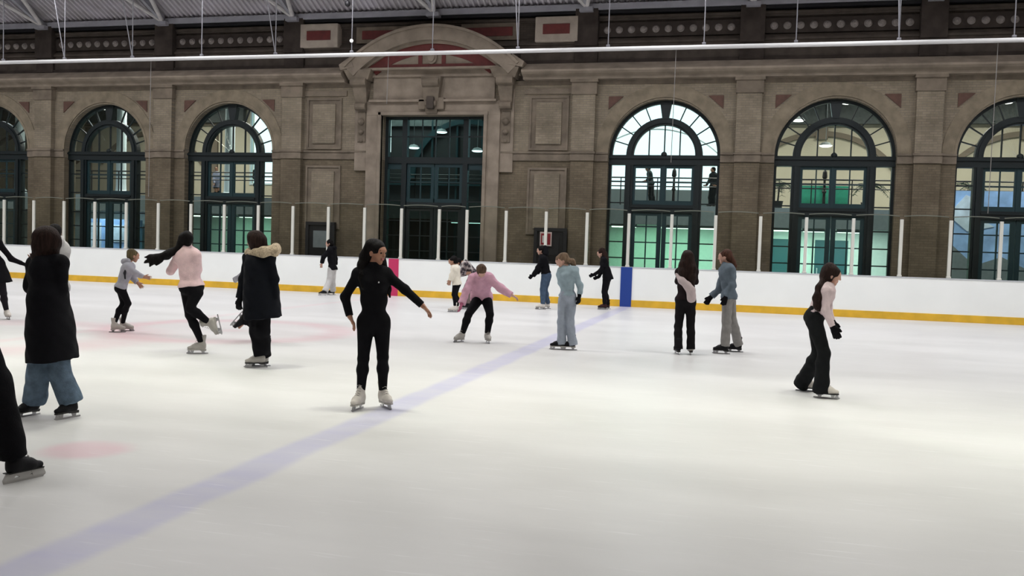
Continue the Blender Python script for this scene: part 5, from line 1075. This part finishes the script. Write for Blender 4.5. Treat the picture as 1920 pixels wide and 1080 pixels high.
person('kid', 'child in pale grey hoodie and black leggings gliding with hands forward', 'mid', 'olive', .80, .92, False, .007,
       top=(CL('grey_jersey', (.34, .34, .38)), .020, -.02, .92), legs=(BLACK('black_legging'), .010), boots=('grey', 'sole_w'), boot_size=.92,
       extras=(('hood', CL('grey_jersey', (.34, .34, .38)), 'hood', 1, .003), ('shoulder_strap', BLACK('strap_black', (.03, .03, .035)), 'strap', 1, 0)))
person('spin', 'skater in pink jumper with long black hair flying left, one leg lifted', 'pale', 'black', 1.0, .98, True, .007,
       top=(CL('pale_pink_knit', (.74, .54, .55)), .018, .0, .92, .004), legs=(BLACK('black_legging'), .010), boots=('grey', 'sole_w'), hair_t=.004, laces=True)
person('parka', 'person in long black parka with fur-trimmed hood and black trousers, seen from behind', 'pale', 'brown', 1.0, 1.0, True, .008,
       top=(BLACK('black_parka', (.003, .004, .007)), .030, .02, .98, .006, 'parka'), legs=(BLACK('black_trouser'), .012, (.10, .098, .088), .0), boots=('grey', 'sole_b'), skirt=('parka', 0), hair_t=.010, gloves=((BLACK('black_glove'), .2), (BLACK('black_glove'), .2)),
       extras=(('fur_collar', mat('fawn_fur', (.46, .37, .26), .95, var=.35, scale=40, bump=1.0, bscale=70), 'fur', 1, .010),), laces=True)
person('behind', 'skater mostly hidden behind the black parka, one black skate kicked back', 'mid', 'black', .96, .95, True, .012,
       top=(CL('grey_jersey', (.34, .34, .38)), .012, -.02, .92), legs=(BLACK('black_trouser'), .012, (.095, .08, .074), .06), boots=('black', 'sole_b'), hair_t=0, gloves=((CL('grey_jersey', (.34, .34, .38)), .2), None))
person('far', 'distant skater in black jacket and loose white trousers, left of the red stripe', 'pale', 'black', .98, .98, False, .012,
       top=(BLACK('black_jacket'), .035, -.06, .95, .006, 'jacket'), legs=(CL('white_cotton', (.52, .51, .50)), .014, (.105, .095, .095), .02), boots=('black', 'sole_w'), extras=(('hood', BLACK('black_jacket'), 'hood', 1, .003),))
person('white', 'small skater in cream top and black leggings bending by the boards', 'mid', 'black', .80, 1.0, False, .011,
       top=(CL('cream_fleece', (.74, .69, .59)), .035, -.04, .95, .005, 'fleece'), legs=(BLACK('black_legging'), .012), boots=('white', 'sole_w'), boot_size=.9)
m_pat = mat('patterned_jacket', (.10, .075, .075), .9)
nn = m_pat.node_tree; b_ = nn.nodes['Principled BSDF']; vt = nn.nodes.new('ShaderNodeTexVoronoi'); vt.inputs['Scale'].default_value = 11; tc_ = nn.nodes.new('ShaderNodeTexCoord')
nn.links.new(tc_.outputs['Object'], vt.inputs[0]); r_ = nn.nodes.new('ShaderNodeValToRGB'); r_.color_ramp.interpolation = 'CONSTANT'
r_.color_ramp.elements[0].color = (.025, .02, .025, 1); r_.color_ramp.elements[1].position = .45; r_.color_ramp.elements[1].color = (.20, .16, .16, 1)
e_ = r_.color_ramp.elements.new(.7); e_.color = (.42, .40, .38, 1); nn.links.new(vt.outputs['Distance'], r_.inputs[0]); nn.links.new(r_.outputs[0], b_.inputs['Base Color'])
person('jacket', 'skater in dark patterned jacket bent forward behind the cream top', 'mid', 'black', .98, 1.05, False, .012,
       top=(m_pat, .03, -.02, .95, .006, 'jacket'), legs=(CL('taupe_cotton', (.16, .125, .115)), .012, (.10, .085, .08), .0), boots=('black', 'sole_b'))
person('pink', 'skater in dusty pink hoodie leaning forward with arms spread, head down', 'pale', 'mid', .92, 1.06, True, .0075,
       top=(CL('dusty_pink_jersey', (.56, .32, .40)), .034, -.05, .97, .010, 'hoodie'), legs=(BLACK('black_legging'), .014), boots=('grey', 'sole_w'), gloves=((CL('rose_glove', (.42, .12, .20)), .12), None), hair_t=.004,
       extras=(('hood', CL('dusty_pink_jersey', (.56, .32, .40)), 'hood', 1, .004),), laces=True)
person('hoodie', 'skater in black hoodie and blue jeans with white skates by the boards', 'pale', 'black', 1.0, 1.02, False, .011,
       top=(BLACK('black_jersey2'), .030, .02, .96, .006, 'hoodie'), legs=(CL('navy_denim', (.055, .085, .135), var=.2), .016, (.112, .080, .062), .0), boots=('white', 'sole_w'), extras=(('hood', BLACK('black_jersey2'), 'hood', 1, .003),), gloves=((BLACK('black_glove'), .15), (BLACK('black_glove'), .15)))
person('blue', 'girl in pale blue hoodie and grey flared trousers looking down, black gloves', 'pale', 'light', .93, .92, True, .0075,
       top=(CL('pale_blue_jersey', (.30, .385, .425)), .016, .02, .9, .010, 'hoodie'), legs=(CL('silver_grey_cotton', (.33, .37, .43)), .010, (.088, .076, .092), .055), boots=('black', 'sole_w'), gloves=(None, (BLACK('black_glove'), .25)), boot_size=.95)
person('line', 'skater in black coat with long dark hair left of the blue stripe', 'pale', 'brown', 1.0, .95, True, .011,
       top=(BLACK('black_coat'), .020, .0, .95, .005, 'coat'), legs=(BLACK('black_trouser'), .010, (.088, .070, .062), .0), boots=('maroon', 'sole_b'), skirt=('coat', 0), gloves=((BLACK('black_glove'), .15), (BLACK('black_glove'), .15)))
person('longhair', 'woman seen from behind, long wavy dark hair, pale cardigan across her back', 'pale', 'brown', 1.0, .95, True, .0075,
       top=(BLACK('black_jersey3', (.016, .010, .011)), .012, .0, .95, .003), legs=(BLACK('black_flare', (.008, .007, .008)), .010, (.082, .058, .076), .06), boots=(('black', 'grey'), 'sole_b'), hair_t=.014,
       extras=(('cardigan', CL('pale_pink_wool', (.52, .43, .43)), 'cardigan', 1.5, .005),))
person('grey', 'woman in grey-blue sweatshirt, grey trousers and black gloves facing left', 'pale', 'red', 1.0, .96, True, .0075,
       top=(CL('slate_jersey', (.115, .145, .175)), .026, -.06, .88, .010, 'sweatshirt'), legs=(CL('stone_grey_cotton', (.25, .24, .23)), .010, (.088, .078, .080), .02), boots=('black', 'sole_b'), gloves=((BLACK('black_glove'), .18), (BLACK('black_glove'), .55)), laces=True)
person('flare', 'woman in pale pink top and black flared trousers crouching slightly, facing right', 'pale', 'brown', .98, .95, True, .0065,
       top=(CL('soft_pink_jersey', (.66, .54, .56)), .009, .04, .97, .002), legs=(BLACK('black_flare2', (.008, .009, .010)), .010, (.094, .074, .105), .085), boots=('white', 'sole_b'), gloves=((BLACK('black_glove'), .2), (BLACK('black_glove'), .2)), hair_t=.006, laces=True)
person('front', 'nearest skater, only a black trouser leg and hockey skate entering at lower left', 'mid', 'black', 1.05, 1.0, False, .009,
       top=(BLACK('black_jacket'), .025, -.04, .95, .005, 'jacket'), legs=(BLACK('black_trouser'), .012, (.105, .100, .085), -.01), boots=('black', 'sole_b'), hockey=True, laces=True)
person('edge', 'skater in short black dress and tights with one arm stretched, cut by the left edge', 'mid', 'black', 1.0, .95, True, .009,
       top=(BLACK('black_jersey'), .012, .0, .95, .003, 'dress'), legs=(BLACK('black_tights', (.014, .012, .016)), .008), boots=('white', 'sole_w'), skirt=('dress', 0), gloves=((BLACK('black_glove'), .1), (BLACK('black_glove'), .1)))
dk = CL('dull_green_jacket', (.02, .035, .035)); dk2 = CL('charcoal_cloth', (.015, .02, .022))
def onlooker(key, label, mt, ml):
    return person(key, label, 'mid', 'black', 1.0, 1.0, False, .016, top=(mt, .02, -.05, .95), legs=(ml, .012, (.09, .075, .07), .0), boots=('black', 'sole_b'))
onlooker('gal_lean', 'onlooker leaning on the gallery railing behind the bright window', dk, dk2)
onlooker('gal_stand', 'onlooker standing at the right side of the bright window on the gallery', dk2, dk2)
onlooker('gal_dark', 'dark-haired onlooker on the gallery left of the white column', CL('pale_lilac', (.30, .32, .42)), dk2)
onlooker('gal_back', 'onlooker on the gallery right of the white column', dk2, dk)
